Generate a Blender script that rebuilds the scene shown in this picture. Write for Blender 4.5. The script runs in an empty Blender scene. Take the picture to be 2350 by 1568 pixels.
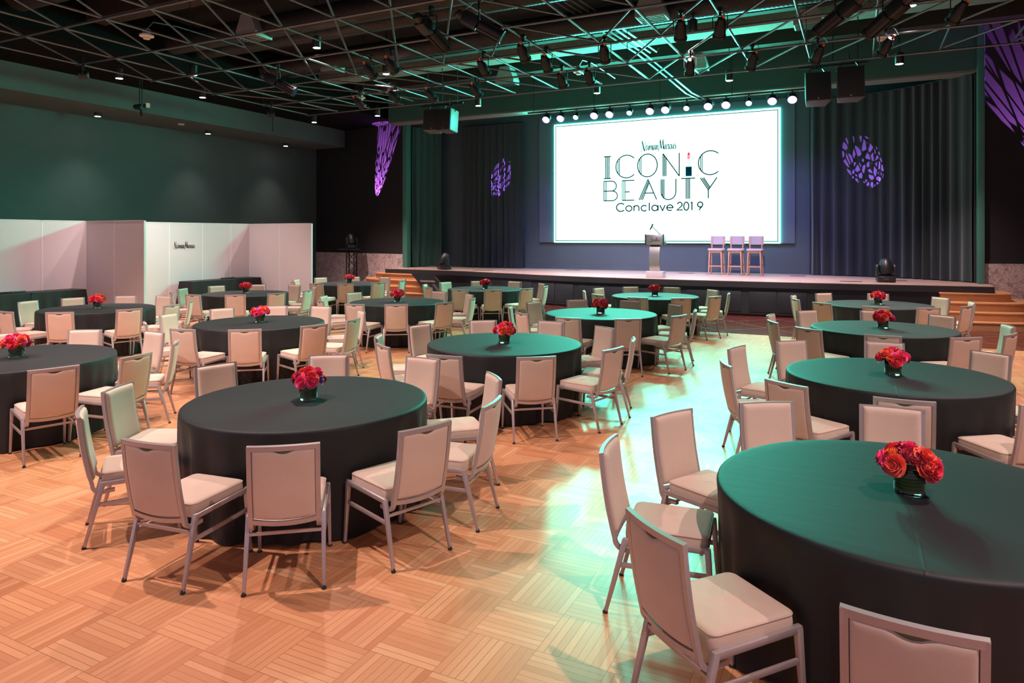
import bpy, bmesh, math, random
from mathutils import Vector, Matrix
random.seed(7)
C = bpy.context.scene.collection
PI = math.pi
R = math.radians
V = Vector

# ------------------------------------------------------------------ mesh builder
class MB:
    def __init__(s):
        s.v = []; s.f = []
    def add(s, vs, fs, M=None):
        o = len(s.v)
        s.v += [tuple(M @ V(p)) if M else tuple(p) for p in vs]
        s.f += [tuple(i + o for i in f) for f in fs]
        return s
    def box(s, x0, x1, y0, y1, z0, z1, M=None):
        vs = [(x, y, z) for z in (z0, z1) for y in (y0, y1) for x in (x0, x1)]
        return s.add(vs, [(0, 2, 3, 1), (4, 5, 7, 6), (0, 1, 5, 4), (2, 6, 7, 3), (0, 4, 6, 2), (1, 3, 7, 5)], M)
    def hexa(s, lo, hi, M=None):                      # two quads, same winding
        vs = list(lo) + list(hi)
        return s.add(vs, [(3, 2, 1, 0), (4, 5, 6, 7)] + [(i, (i + 1) % 4, 4 + (i + 1) % 4, 4 + i) for i in range(4)], M)
    def bar(s, p, q, w, h, up=(0, 0, 1), w2=None, h2=None):
        p = V(p); q = V(q); d = (q - p).normalized(); u = V(up)
        if abs(d.dot(u.normalized())) > .98: u = V((0, 1, 0))
        x = d.cross(u).normalized(); y = x.cross(d).normalized()
        w2 = w if w2 is None else w2; h2 = h if h2 is None else h2
        a = [p + x * sx * w / 2 + y * sy * h / 2 for sx, sy in ((-1, -1), (1, -1), (1, 1), (-1, 1))]
        b = [q + x * sx * w2 / 2 + y * sy * h2 / 2 for sx, sy in ((-1, -1), (1, -1), (1, 1), (-1, 1))]
        return s.hexa(a, b)
    def tube(s, pts, r, n=8, cap=True, closed=False):
        pts = [V(p) for p in pts]; k = len(pts)
        rs = r if isinstance(r, (list, tuple)) else [r] * k
        vs = []; prev = None
        for i, p in enumerate(pts):
            if closed: d = pts[(i + 1) % k] - pts[i - 1]
            else: d = pts[min(i + 1, k - 1)] - pts[max(i - 1, 0)]
            d.normalize()
            if prev is None:
                a = V((0, 0, 1)) if abs(d.z) < .9 else V((1, 0, 0))
                x = d.cross(a).normalized()
            else:
                x = (prev - d * prev.dot(d)).normalized()
            prev = x; y = d.cross(x)
            for j in range(n):
                t = 2 * PI * j / n
                vs.append(p + (x * math.cos(t) + y * math.sin(t)) * rs[i])
        fs = []
        for i in range(k if closed else k - 1):
            a = i * n; b = ((i + 1) % k) * n
            for j in range(n):
                fs.append((a + j, a + (j + 1) % n, b + (j + 1) % n, b + j))
        if cap and not closed:
            fs.append(tuple(range(n))[::-1]); fs.append(tuple((k - 1) * n + j for j in range(n)))
        return s.add(vs, fs)
    def lathe(s, prof, n=24, M=None, cap=True):
        vs = []; fs = []
        for r, z in prof:
            for j in range(n):
                t = 2 * PI * j / n; vs.append((r * math.cos(t), r * math.sin(t), z))
        for i in range(len(prof) - 1):
            for j in range(n):
                fs.append((i * n + j, i * n + (j + 1) % n, (i + 1) * n + (j + 1) % n, (i + 1) * n + j))
        if cap:
            fs.append(tuple(range(n))[::-1]); fs.append(tuple((len(prof) - 1) * n + j for j in range(n)))
        return s.add(vs, fs, M)
    def prism(s, poly, z0, z1, M=None):
        n = len(poly)
        vs = [(x, y, z0) for x, y in poly] + [(x, y, z1) for x, y in poly]
        fs = [tuple(range(n))[::-1], tuple(range(n, 2 * n))] + [(i, (i + 1) % n, n + (i + 1) % n, n + i) for i in range(n)]
        return s.add(vs, fs, M)
    def grid(s, fn, nu, nv, closeu=False, M=None, flip=False):
        vs = [fn(i / nu, j / nv) for j in range(nv + 1) for i in range(nu + (0 if closeu else 1))]
        w = nu if closeu else nu + 1; fs = []
        for j in range(nv):
            for i in range(nu):
                q = (j * w + i, j * w + (i + 1) % w, (j + 1) * w + (i + 1) % w, (j + 1) * w + i)
                fs.append(q[::-1] if flip else q)
        return s.add(vs, fs, M)
    def build(s, name, mat, parent=None, bevel=0, seg=2, smooth=40, solid=0):
        me = bpy.data.meshes.new(name)
        me.from_pydata(s.v, [], s.f)
        if bevel or solid or True:
            bm = bmesh.new(); bm.from_mesh(me)
            if bevel:
                es = [e for e in bm.edges if len(e.link_faces) == 2 and e.calc_face_angle(0) > R(30)]
                bmesh.ops.bevel(bm, geom=es, offset=bevel, segments=seg, profile=.5, affect='EDGES', clamp_overlap=True)
            bmesh.ops.recalc_face_normals(bm, faces=bm.faces)
            bm.to_mesh(me); bm.free()
        if smooth:
            for p in me.polygons: p.use_smooth = True
            me.set_sharp_from_angle(angle=R(smooth))
        me.materials.append(mat)
        return link(name, me, parent)

def link(name, data, parent=None):
    o = bpy.data.objects.new(name, data); C.objects.link(o)
    if parent: o.parent = parent
    return o
def tag(o, label=None, cat=None, group=None, kind=None):
    if label: o['label'] = label
    if cat: o['category'] = cat
    if group: o['group'] = group
    if kind: o['kind'] = kind
    return o
def thing(name, label, cat, loc=(0, 0, 0), rz=0, group=None):
    o = bpy.data.objects.new(name, None); C.objects.link(o)
    o.empty_display_size = .1
    o.location = loc; o.rotation_euler = (0, 0, rz)
    return tag(o, label, cat, group)
def dup(root, loc=None, rot=None, label=None, group=None):
    r = root.copy(); C.objects.link(r)
    if loc is not None: r.location = loc
    if rot is not None: r.rotation_euler = rot
    if label: r['label'] = label
    if group: r['group'] = group
    for ch in list(root.children):
        c = ch.copy(); C.objects.link(c); c.parent = r
        for g in list(ch.children):
            d = g.copy(); C.objects.link(d); d.parent = c
    return r
def frame_z(d, up=(0, 0, 1)):                         # matrix whose local +Z is d
    d = V(d).normalized(); u = V(up)
    if abs(d.dot(u)) > .98: u = V((0, 1, 0))
    x = u.cross(d).normalized(); y = d.cross(x)
    return Matrix((x, y, d)).transposed().to_4x4()

# ------------------------------------------------------------------ materials
class NT:
    def __init__(s, name):
        s.m = bpy.data.materials.new(name); s.m.use_nodes = True
        s.t = s.m.node_tree; s.b = s.t.nodes['Principled BSDF']; s.out = s.t.nodes['Material Output']
    def n(s, typ, **kw):
        nd = s.t.nodes.new(typ)
        for k, v in kw.items(): setattr(nd, k, v)
        return nd
    def put(s, sock, v):
        if hasattr(v, 'is_output') or isinstance(v, bpy.types.NodeSocket): s.t.links.new(v, sock)
        else: sock.default_value = v
    def m_(s, op, a, b=None, c=None):
        nd = s.n('ShaderNodeMath', operation=op)
        s.put(nd.inputs[0], a)
        if b is not None: s.put(nd.inputs[1], b)
        if c is not None: s.put(nd.inputs[2], c)
        return nd.outputs[0]
    def mix(s, f, a, b):
        nd = s.n('ShaderNodeMix', data_type='RGBA')
        s.put(nd.inputs['Factor'], f)
        for k, v in ((6, a), (7, b)):
            s.put(nd.inputs[k], v if not isinstance(v, tuple) else (v + (1,))[:4])
        return nd.outputs[2]
    def xyz(s, sock):
        nd = s.n('ShaderNodeSeparateXYZ'); s.t.links.new(sock, nd.inputs[0]); return nd.outputs
    def vec(s, x, y, z=0.0):
        nd = s.n('ShaderNodeCombineXYZ')
        for i, v in enumerate((x, y, z)): s.put(nd.inputs[i], v)
        return nd.outputs[0]
    def coord(s, kind='Object'): return s.n('ShaderNodeTexCoord').outputs[kind]
    def noise(s, vec, scale, detail=4, rough=.55, out='Fac', dist=0):
        nd = s.n('ShaderNodeTexNoise'); s.put(nd.inputs['Vector'], vec)
        nd.inputs['Scale'].default_value = scale; nd.inputs['Detail'].default_value = detail
        nd.inputs['Roughness'].default_value = rough; nd.inputs['Distortion'].default_value = dist
        return nd.outputs[out]
    def ramp(s, f, stops):
        nd = s.n('ShaderNodeValToRGB'); s.put(nd.inputs[0], f)
        cr = nd.color_ramp
        while len(cr.elements) < len(stops): cr.elements.new(.5)
        for e, (p, c) in zip(cr.elements, stops):
            e.position = p; e.color = (c + (1,))[:4] if isinstance(c, tuple) else (c, c, c, 1)
        return nd.outputs[0]
    def bump(s, h, strength=.3, dist=.01):
        nd = s.n('ShaderNodeBump'); s.put(nd.inputs['Height'], h)
        nd.inputs['Strength'].default_value = strength; nd.inputs['Distance'].default_value = dist
        s.t.links.new(nd.outputs[0], s.b.inputs['Normal'])
    def set(s, **kw):
        al = dict(color='Base Color', rough='Roughness', metal='Metallic', sheen='Sheen Weight', spec='Specular IOR Level',
                  trans='Transmission Weight', ior='IOR', emit='Emission Color', power='Emission Strength', coat='Coat Weight', sub='Subsurface Weight', sheenr='Sheen Roughness', sheent='Sheen Tint')
        for k, v in kw.items():
            v2 = (v + (1,))[:4] if isinstance(v, tuple) else v
            s.put(s.b.inputs[al[k]], v2)
        return s.m
def srgb(r, g, b):
    f = lambda c: (c / 255 / 12.92) if c / 255 <= .04045 else ((c / 255 + .055) / 1.055) ** 2.4
    return (f(r), f(g), f(b))
def plain(name, col, rough=.5, metal=0, var=.12, scale=12, bump=0, bscale=80, **kw):
    t = NT(name); co = t.coord()
    n = t.noise(co, scale, 3)
    t.set(color=t.mix(n, tuple(c * (1 - var) for c in col), tuple(min(1, c * (1 + var)) for c in col)), rough=rough, metal=metal, **kw)
    if bump: t.bump(t.noise(co, bscale, 3), bump, .004)
    return t.m
def emitter(name, col, power):
    t = NT(name); return t.set(color=(0, 0, 0), emit=col, power=power, rough=.6)

M = {}
def make_parquet():
    t = NT('parquet'); B = .3655; N = 9
    x, y, z = t.xyz(t.coord())
    X = t.m_('DIVIDE', t.m_('ADD', x, 2.15 + 40 * B), B); Y = t.m_('DIVIDE', t.m_('ADD', y, -3.11 + 40 * B), B)
    cx = t.m_('FLOOR', X); cy = t.m_('FLOOR', Y)
    fx = t.m_('FRACT', X); fy = t.m_('FRACT', Y)
    par = t.m_('FLOORED_MODULO', t.m_('ADD', cx, cy), 2.0)      # 0 / 1
    sel = lambda a, b: t.m_('ADD', t.m_('MULTIPLY', a, t.m_('SUBTRACT', 1.0, par)), t.m_('MULTIPLY', b, par))
    s = sel(fx, fy); al = sel(fy, fx)
    sn = t.m_('MULTIPLY', s, float(N)); idx = t.m_('FLOOR', sn); fs = t.m_('FRACT', sn)
    wn = t.n('ShaderNodeTexWhiteNoise'); t.put(wn.inputs['Vector'], t.vec(t.m_('ADD', t.m_('MULTIPLY', cx, 9.0), idx), cy, par))
    wb = t.n('ShaderNodeTexWhiteNoise'); t.put(wb.inputs['Vector'], t.vec(cx, cy, 3.3))
    rnd = t.m_('ADD', t.m_('MULTIPLY', wn.outputs['Value'], .72), t.m_('MULTIPLY', wb.outputs['Value'], .28))
    grain = t.noise(t.vec(t.m_('MULTIPLY', t.m_('ADD', s, wn.outputs['Value']), 20.0), t.m_('MULTIPLY', al, 2.2), t.m_('ADD', cx, t.m_('MULTIPLY', cy, 7.0))), 2.2, 4, .6)
    big = t.noise(t.coord(), .9, 2)
    col = t.ramp(rnd, [(0, srgb(186, 120, 76)), (.35, srgb(206, 144, 98)), (.7, srgb(216, 156, 108)), (1, srgb(228, 177, 130))])
    col = t.mix(t.m_('MULTIPLY', t.m_('SUBTRACT', grain, .35), .55), col, srgb(170, 112, 78))
    col = t.mix(t.m_('MULTIPLY', big, .25), col, srgb(198, 140, 108))
    e = lambda f, w: t.m_('LESS_THAN', t.m_('MINIMUM', f, t.m_('SUBTRACT', 1.0, f)), w)
    gap = t.m_('MAXIMUM', t.m_('MULTIPLY', e(fs, .028), t.m_('MULTIPLY', t.m_('ADD', wn.outputs['Value'], .4), .75)), t.m_('MULTIPLY', e(al, .0042), .7))
    col = t.mix(gap, col, srgb(92, 50, 30))
    rg = t.m_('ADD', .31, t.m_('MULTIPLY', t.noise(t.coord(), 3, 4), .14))
    t.set(color=col, rough=rg, spec=.5, coat=.35)
    t.put(t.b.inputs['Coat Roughness'], .38)
    t.bump(t.m_('SUBTRACT', t.m_('MULTIPLY', grain, .25), gap), .12, .002)
    return t.m
M['floor'] = make_parquet()
def make_stone():
    t = NT('dark_red_stone'); co = t.coord()
    x, y, z = t.xyz(co)
    n = t.noise(co, 9, 6, .7)
    col = t.ramp(n, [(.3, srgb(52, 24, 22)), (.55, srgb(98, 50, 44)), (.8, srgb(150, 92, 84))])
    ln = None
    for a, b in ((1, 1), (1, -1)):
        f = t.m_('FRACT', t.m_('MULTIPLY', t.m_('ADD', t.m_('MULTIPLY', x, float(a)), t.m_('MULTIPLY', y, float(b))), .55))
        l = t.m_('LESS_THAN', f, .012); ln = l if ln is None else t.m_('MAXIMUM', ln, l)
    col = t.mix(t.m_('MULTIPLY', ln, .6), col, srgb(190, 160, 150))
    return t.set(color=col, rough=.2)
M['stone'] = make_stone()
def make_marble():
    t = NT('wainscot_marble'); co = t.coord()
    d = t.noise(co, 1.6, 5, .6, 'Color')
    mp = t.n('ShaderNodeVectorMath', operation='MULTIPLY_ADD'); t.put(mp.inputs[0], d); mp.inputs[1].default_value = (.5, .5, .5); t.put(mp.inputs[2], co)
    rg = lambda s, w: t.ramp(t.m_('ABSOLUTE', t.m_('SUBTRACT', t.noise(mp.outputs[0], s, 5, .65), .5)), [(0, 1.0), (w, 0.0)])
    a = rg(2.4, .022); b = t.m_('MULTIPLY', rg(6.5, .03), .75)
    f = t.m_('MAXIMUM', a, b)
    base = t.mix(t.noise(co, 4, 5, .7), srgb(196, 172, 170), srgb(240, 220, 216))
    return t.set(color=t.mix(t.m_('MULTIPLY', f, .75), base, srgb(88, 62, 66)), rough=.25)
M['marble'] = make_marble()
def make_planks(name, c0, c1, w, rough, along='x', gapc=(.05, .03, .02)):
    t = NT(name); x, y, z = t.xyz(t.coord())
    a, b = (x, y) if along == 'x' else (y, x)
    Yn = t.m_('DIVIDE', t.m_('ADD', b, 60.0), w); row = t.m_('FLOOR', Yn)
    wn = t.n('ShaderNodeTexWhiteNoise', noise_dimensions='1D'); t.put(wn.inputs['W'], row)
    sx = t.m_('DIVIDE', t.m_('ADD', t.m_('ADD', a, 60.0), t.m_('MULTIPLY', wn.outputs['Value'], 1.7)), 1.5)
    w2 = t.n('ShaderNodeTexWhiteNoise'); t.put(w2.inputs['Vector'], t.vec(t.m_('FLOOR', sx), row))
    gr = t.noise(t.vec(t.m_('MULTIPLY', a, 1.5), t.m_('MULTIPLY', b, 26.0), z), 1.6, 4)
    f = t.m_('ADD', t.m_('MULTIPLY', w2.outputs['Value'], .6), t.m_('MULTIPLY', gr, .4))
    col = t.mix(f, c0, c1)
    g = t.m_('LESS_THAN', t.m_('FRACT', Yn), .035)
    return t.set(color=t.mix(t.m_('MULTIPLY', g, .6), col, gapc), rough=rough)
M['deck'] = make_planks('stage_boards', srgb(176, 140, 124), srgb(216, 184, 168), .09, .35)
def make_grain(name, c0, c1, rough, axis=(1.2, 14, 14)):
    t = NT(name); co = t.coord()
    mp = t.n('ShaderNodeMapping'); t.put(mp.inputs['Vector'], co); mp.inputs['Scale'].default_value = axis
    n = t.noise(mp.outputs[0], 2.2, 5, .6, dist=.4)
    return t.set(color=t.mix(n, c0, c1), rough=rough)
M['oak'] = make_grain('honey_oak', srgb(184, 122, 78), srgb(226, 168, 116), .4)
M['stool_wood'] = make_grain('pale_wood', srgb(150, 108, 88), srgb(196, 150, 124), .45, (14, 14, 1.2))
def make_fabric(name, c, var=.1, sheen=.2, weave=420, bump=.12):
    t = NT(name); co = t.coord()
    n = t.noise(co, weave, 2, .7); n2 = t.noise(co, 7, 3)
    f = t.m_('ADD', t.m_('MULTIPLY', n, .65), t.m_('MULTIPLY', n2, .35))
    t.set(color=t.mix(f, tuple(x * (1 - var * 1.6) for x in c), tuple(min(1, x * (1 + var)) for x in c)), rough=.85, sheen=sheen)
    t.bump(n, bump, .002)
    return t.m
M['beige'] = make_fabric('oatmeal_upholstery', srgb(205, 180, 160), .15)
M['piping'] = make_fabric('piping', srgb(192, 168, 151))
M['chair_metal'] = plain('champagne_metal', srgb(178, 166, 164), .36, .45, .05, 30)
M['slot'] = plain('slot_lining', srgb(96, 92, 62), .8)
M['glide'] = plain('dark_rubber', (.015, .015, .016), .4)
M['chrome'] = plain('chrome', (.75, .75, .75), .18, 1, .03)
def make_cloth():
    t = NT('black_tablecloth'); co = t.coord()
    x, y, z = t.xyz(co)
    weave = t.noise(co, 500, 2, .7)
    wr = t.noise(t.vec(t.m_('MULTIPLY', x, 1.0), t.m_('MULTIPLY', y, 4.0), t.m_('MULTIPLY', z, .5)), 3.2, 4, .6)
    top = t.m_('GREATER_THAN', z, .745)
    ab = t.m_('ABSOLUTE', x); ay = t.m_('ABSOLUTE', y)
    crease = t.m_('MAXIMUM', t.m_('SUBTRACT', 1.0, t.m_('MINIMUM', t.m_('MULTIPLY', ab, 110.0), 1.0)), t.m_('MULTIPLY', t.m_('SUBTRACT', 1.0, t.m_('MINIMUM', t.m_('MULTIPLY', ay, 150.0), 1.0)), .35))
    crease = t.m_('MULTIPLY', crease, top)
    n2 = t.noise(co, 6, 3)
    t.set(color=t.mix(n2, (.0052, .0062, .0072), (.0078, .0090, .0102)), rough=.60, sheen=.02, spec=.42)
    t.put(t.b.inputs['Sheen Roughness'], .3)
    t.put(t.b.inputs['Sheen Roughness'], .4)
    h = t.m_('ADD', t.m_('ADD', t.m_('MULTIPLY', wr, .55), t.m_('MULTIPLY', weave, .08)), t.m_('MULTIPLY', crease, .35))
    t.bump(h, .28, .012)
    return t.m
M['cloth'] = make_cloth()
M['black_wall'] = plain('black_wall_paint', srgb(40, 39, 41), .7, 0, .12, 3, .08, 60)
M['left_wall'] = plain('dark_grey_wall_paint', srgb(86, 104, 102), .75, 0, .1, 2, .08, 60)
M['soffit_black'] = plain('matt_black_soffit', (.006, .006, .006), .95, 0, .2, 2, spec=.1)
M['ceiling'] = plain('black_ceiling_paint', srgb(25, 22, 21), .85, 0, .3, 1.5)
M['concrete'] = plain('brown_concrete_beam', srgb(46, 41, 38), .9, 0, .3, 2.5, .3, 25)
M['fireproof'] = plain('rough_sprayed_coating', srgb(116, 116, 110), .95, 0, .35, 14, .9, 30)
M['duct'] = plain('dark_duct_metal', srgb(44, 41, 40), .5, .3, .15, 4)
M['vent'] = plain('vent_paint', srgb(150, 150, 146), .5, .1, .08, 5)
M['pipe'] = plain('grey_pipe_metal', srgb(112, 116, 118), .33, .7, .15, 9)
M['black_metal'] = plain('black_metal', (.018, .018, .02), .42, .3, .2, 20)
M['black_plastic'] = plain('black_plastic', (.016, .016, .018), .38, 0, .2, 30)
M['grille'] = plain('speaker_grille', (.022, .021, .023), .6, .2, .25, 220, .5, 260)
M['cabinet'] = plain('speaker_cabinet_paint', (.10, .10, .105), .5, 0, .1, 20)
M['orange'] = plain('orange_connector', srgb(230, 90, 40), .5)
M['ivory'] = plain('ivory_plastic', srgb(222, 208, 196), .45, 0, .04)
M['panel'] = plain('white_partition_board', srgb(222, 214, 218), .55, 0, .02, 3)
M['panel_edge'] = plain('partition_edge', srgb(240, 238, 238), .4, 0, .02)
M['ink'] = plain('black_ink', (.006, .007, .007), .9, 0, .02, spec=.0)
M['navy'] = plain('navy_wall_paint', srgb(70, 84, 92), .7, 0, .08, 2, .06, 50)
M['teal_lit_wall'] = plain('teal_lit_header_paint', srgb(54, 96, 90), .7, 0, .08, 2, .06, 50)  # header paint with the teal light on it mixed into the colour
M['backdrop'] = plain('grey_blue_backdrop', srgb(84, 98, 110), .65, 0, .06, 2)
M['curtain'] = make_fabric('dark_drape', srgb(33, 43, 48), .15, .4, 160)
M['leg_drape'] = make_fabric('teal_lit_drape', srgb(34, 74, 68), .15, .4, 160)  # leg drape: teal stage light painted into the fabric colour
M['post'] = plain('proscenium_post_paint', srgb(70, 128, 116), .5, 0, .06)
M['fascia'] = plain('stage_fascia', srgb(40, 39, 44), .5, 0, .15, 5)
M['door'] = plain('stage_front_paint', srgb(38, 44, 48), .5, 0, .1, 4)
M['latch'] = plain('brushed_latch', srgb(110, 84, 78), .4, .6)
M['steel'] = plain('brushed_steel', srgb(190, 188, 190), .28, .9, .06, 40)
M['acrylic'] = plain('frosted_acrylic', srgb(205, 200, 205), .2, .1, .03)
M['stool_fabric'] = make_fabric('grey_stool_fabric', srgb(172, 162, 168), .08)
M['charcoal'] = plain('charcoal_board', srgb(30, 30, 34), .55)
def make_glass(name, col=(1, 1, 1), rough=.02):
    t = NT(name); return t.set(color=col, rough=rough, trans=1.0, ior=1.46)
M['glass'] = make_glass('clear_glass', (.93, 1, .96))
def make_leaf():
    t = NT('wrapped_leaves'); x, y, z = t.xyz(t.coord())
    f = t.m_('FRACT', t.m_('MULTIPLY', z, 62.0))
    n = t.noise(t.coord(), 14, 3)
    c = t.mix(n, srgb(40, 74, 22), srgb(96, 124, 36))
    return t.set(color=t.mix(t.m_('LESS_THAN', f, .2), c, srgb(18, 34, 10)), rough=.35)
M['leaf'] = make_leaf()
def petal(name, c0, c1):
    t = NT(name); n = t.noise(t.coord(), 34, 3)
    return t.set(color=t.mix(n, srgb(*c0), srgb(*c1)), rough=.5, sheen=.2)
M['rose_coral'] = petal('coral_petals', (240, 62, 46), (255, 122, 90))
M['rose_pink'] = petal('hot_pink_petals', (226, 30, 92), (250, 74, 130))
M['rose_red'] = petal('red_petals', (214, 22, 46), (244, 52, 72))
M['mum_red'] = petal('crimson_petals', (150, 14, 42), (204, 34, 70))
M['aster'] = petal('violet_petals', (146, 36, 166), (204, 84, 214))
M['ranunculus'] = petal('orange_petals', (240, 86, 20), (250, 130, 40))
M['yellow'] = petal('yellow_centre', (230, 190, 60), (250, 220, 120))
# ------------------------------------------------------------------ the room (x = along the stage, y = towards the stage, camera above the origin)
def struct(name, mb, mat, **k):
    o = mb.build(name, mat, **k); o['kind'] = 'structure'; return o
WL, BU, SO = -20.5, -18.4, 5.61
ZC = 7.4
struct('floor', MB().box(-20.5, 10, -4, 15.12, -.12, 0), M['floor'], smooth=0)
struct('floor_stage_side', MB().box(-20.5, 10, 15.12, 24, -.12, 0), M['stone'], smooth=0)
struct('wall_left', MB().box(WL - .2, WL, -4, 22.7, 0, ZC), M['left_wall'], smooth=0)
PL = (-15.05, 21.2); WCL = (-20.6, 22.6); PR = (2.66, 20.0); WCR = (8.5, 21.6)
def slabwall(a, b, z0, z1, th=.2, push=0):
    a = V((*a, 0)); b = V((*b, 0)); d = (b - a).normalized(); n = V((-d.y, d.x, 0))
    if n.y < 0: n = -n
    m = MB()
    q = [a - n * push, b - n * push, b + n * th, a + n * th]
    m.prism([(p.x, p.y) for p in q], z0, z1); return m
struct('wall_front_left', slabwall(PL, WCL, 0, ZC), M['black_wall'], smooth=0)
struct('wall_front_right', slabwall(PR, WCR, 0, ZC), M['black_wall'], smooth=0)
ZW = 1.385
struct('trim_1', slabwall(PL, WCL, 0, ZW, .01, .03), M['marble'], smooth=0)
struct('trim_2', slabwall(PR, WCR, 0, ZW, .01, .03), M['marble'], smooth=0)
struct('trim_3', slabwall(PL, WCL, ZW, ZW + .05, .01, .012), M['black_wall'], smooth=0)
struct('trim_4', slabwall(PR, WCR, ZW, ZW + .05, .01, .012), M['black_wall'], smooth=0)
struct('wall_right', MB().box(9.0, 9.2, 7, 22, 0, ZC), M['black_wall'], smooth=0)
struct('ceiling', MB().box(-15.2, 10, -4, 23.5, ZC, ZC + .15), M['ceiling'], smooth=0)
struct('ceiling_left', MB().box(BU, -15.2, -4, 22.0, 6.28, ZC + .1), M['soffit_black'], smooth=0)
struct('wall_bulkhead', MB().box(WL, BU, -4, 21.9, SO, 7.5), M['left_wall'], smooth=0)
struct('wall_stage_back', MB().box(-14.6, 2.5, 22.6, 22.8, 0, ZC), M['navy'], smooth=0)
struct('wall_stage_left', MB().box(-15.2, -14.95, 21.3, 22.8, 0, ZC), M['black_wall'], smooth=0)
struct('wall_stage_right', MB().box(2.55, 2.8, 20.2, 22.8, 0, ZC), M['black_wall'], smooth=0)
struct('wall_proscenium_header', MB().box(-14.95, 2.6, 20.12, 20.7, 6.1, ZC), M['teal_lit_wall'], smooth=0)
struct('trim_5', MB().box(-14.95, 2.6, 20.12, 20.7, 6.05, 6.1), M['fireproof'], smooth=0)
struct('baseboard_stage', MB().box(-14.6, 2.5, 22.575, 22.6, .9, 1.06), M['navy'], smooth=0)
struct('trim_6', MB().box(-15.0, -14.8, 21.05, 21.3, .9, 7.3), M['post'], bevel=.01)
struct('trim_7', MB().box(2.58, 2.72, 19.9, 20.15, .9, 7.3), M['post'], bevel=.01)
# ceiling beams
for i, (y, w, z, mt) in enumerate([(2.5, .4, 6.7, 'concrete'), (6.4, .45, 6.75, 'concrete'), (9.7, .45, 6.8, 'concrete'), (13.3, .35, 6.95, 'concrete'), (17.1, .55, 6.9, 'fireproof'), (15.6, .22, 6.8, 'concrete'), (18.7, .3, 6.9, 'concrete')]):
    struct('ceiling_beam', MB().box(-15.2, 9, y - w / 2, y + w / 2, z, ZC), M[mt], smooth=0)

# ------------------------------------------------------------------ stage
ZS = .9
LIP = [(-15.0, 20.02), (-14.0, 20.0), (-13.0, 19.95), (-11.35, 19.70), (-9.33, 19.15), (-7.68, 18.70), (-5.9, 18.47), (-4.33, 18.41), (-2.68, 18.48), (-1.45, 18.56), (-.18, 18.66), (1.2, 18.82), (2.0, 18.9), (2.78, 18.98)]
def catmull(P, k=5):
    out = []
    for i in range(len(P) - 1):
        p0 = P[max(i - 1, 0)]; p1 = P[i]; p2 = P[i + 1]; p3 = P[min(i + 2, len(P) - 1)]
        for j in range(k):
            t = j / k
            out.append(tuple(.5 * (2 * b + (c - a) * t + (2 * a - 5 * b + 4 * c - d) * t * t + (3 * b - a - 3 * c + d) * t ** 3) for a, b, c, d in zip(p0, p1, p2, p3)))
    out.append(P[-1]); return out
lip = catmull(LIP)
def lip_y(x):
    for a, b in zip(lip, lip[1:]):
        if a[0] <= x <= b[0]: return a[1] + (b[1] - a[1]) * (x - a[0]) / (b[0] - a[0])
    return lip[0][1] if x < lip[0][0] else lip[-1][1]
stage = thing('stage', 'low bowed stage with pale boards and dark cupboard front below the screen', 'stage', (-6, 20.5, 0))
def off(mb_pts): return mb_pts
def local(o, root):
    o.parent = root; o.matrix_parent_inverse = Matrix.Translation(-V(root.location)); return o
poly = [(x, y) for x, y in lip] + [(2.78, 19.9), (2.5, 22.59), (-14.9, 22.59), (-15.0, 21.0)]
local(MB().prism(poly, ZS - .05, ZS).build('deck', M['deck'], smooth=0), stage)
band = [(x, y - .012) for x, y in lip] + [(x, y + .05) for x, y in lip[::-1]]
local(MB().prism(band, ZS - .16, ZS - .012).build('fascia', M['fascia'], smooth=60), stage)
frt = [(x, y + .09) for x, y in lip if -14.6 < x < 2.4]
band = frt + [(x, y + .15) for x, y in frt[::-1]]
local(MB().prism(band, .06, ZS - .1).build('stage_front', M['door'], smooth=60), stage)
kick = [(x, y + .07) for x, y in frt] + [(x, y + .12) for x, y in frt[::-1]]
M['kick'] = plain('red_brown_kickboard', srgb(96, 40, 38), .5)
local(MB().prism(kick, 0, .065).build('kickboard', M['kick'], smooth=60), stage)
def front_box(x0, x1, z0, z1, proud, depth=.03):
    ya = lip_y(x0) + .09; yb = lip_y(x1) + .09
    lo = [V((x0, ya - proud, z0)), V((x1, yb - proud, z0)), V((x1, yb + depth, z0)), V((x0, ya + depth, z0))]
    return MB().hexa(lo, [p + V((0, 0, z1 - z0)) for p in lo])
DOORS = [(-10.1, -9.45), (-9.42, -8.85), (-8.62, -8.0), (-7.97, -7.35), (-7.17, -6.47), (-6.44, -5.75), (-5.55, -4.85), (-4.05, -3.42), (-3.39, -2.68), (-2.49, -1.84), (-1.81, -1.13)]
for i, (a, b) in enumerate(DOORS):
    d = local(front_box(a, b, .11, .68, .018).build('door', M['door'], bevel=.006), stage)
    x = b - .14 if i % 2 == 1 or i in (6,) else b - .14
    if i in (0, 2, 4, 7, 9): x = b - .12
    else: x = a + .12
    l = front_box(x - .055, x + .055, .55, .62, .026, .0).build('latch', M['latch']); l.parent = d; l.matrix_parent_inverse = d.matrix_parent_inverse.copy()
    if i in (7, 9):
        yb = lip_y(x) + .09 - .03
        k = MB().lathe([(.0, 0), (.016, .0), (.016, .02), (0, .022)], 12, Matrix.Translation((x, yb, .49)) @ Matrix.Rotation(R(90), 4, 'X')).build('keyhole', M['chrome']); k.parent = d; k.matrix_parent_inverse = d.matrix_parent_inverse.copy()
# floor pockets let into the boards
for x, y, w in [(-11.2, 20.3, .7), (-8.6, 21.9, .5), (-4.75, 21.6, .45), (-1.55, 21.5, .4), (-.15, 19.5, .5), (.9, 20.4, .45)]:
    o = MB().box(x - w / 2, x + w / 2, y - .1, y + .1, ZS - .002, ZS + .004).build('floor_pocket', M['black_metal'], smooth=0); local(o, stage)

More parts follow.
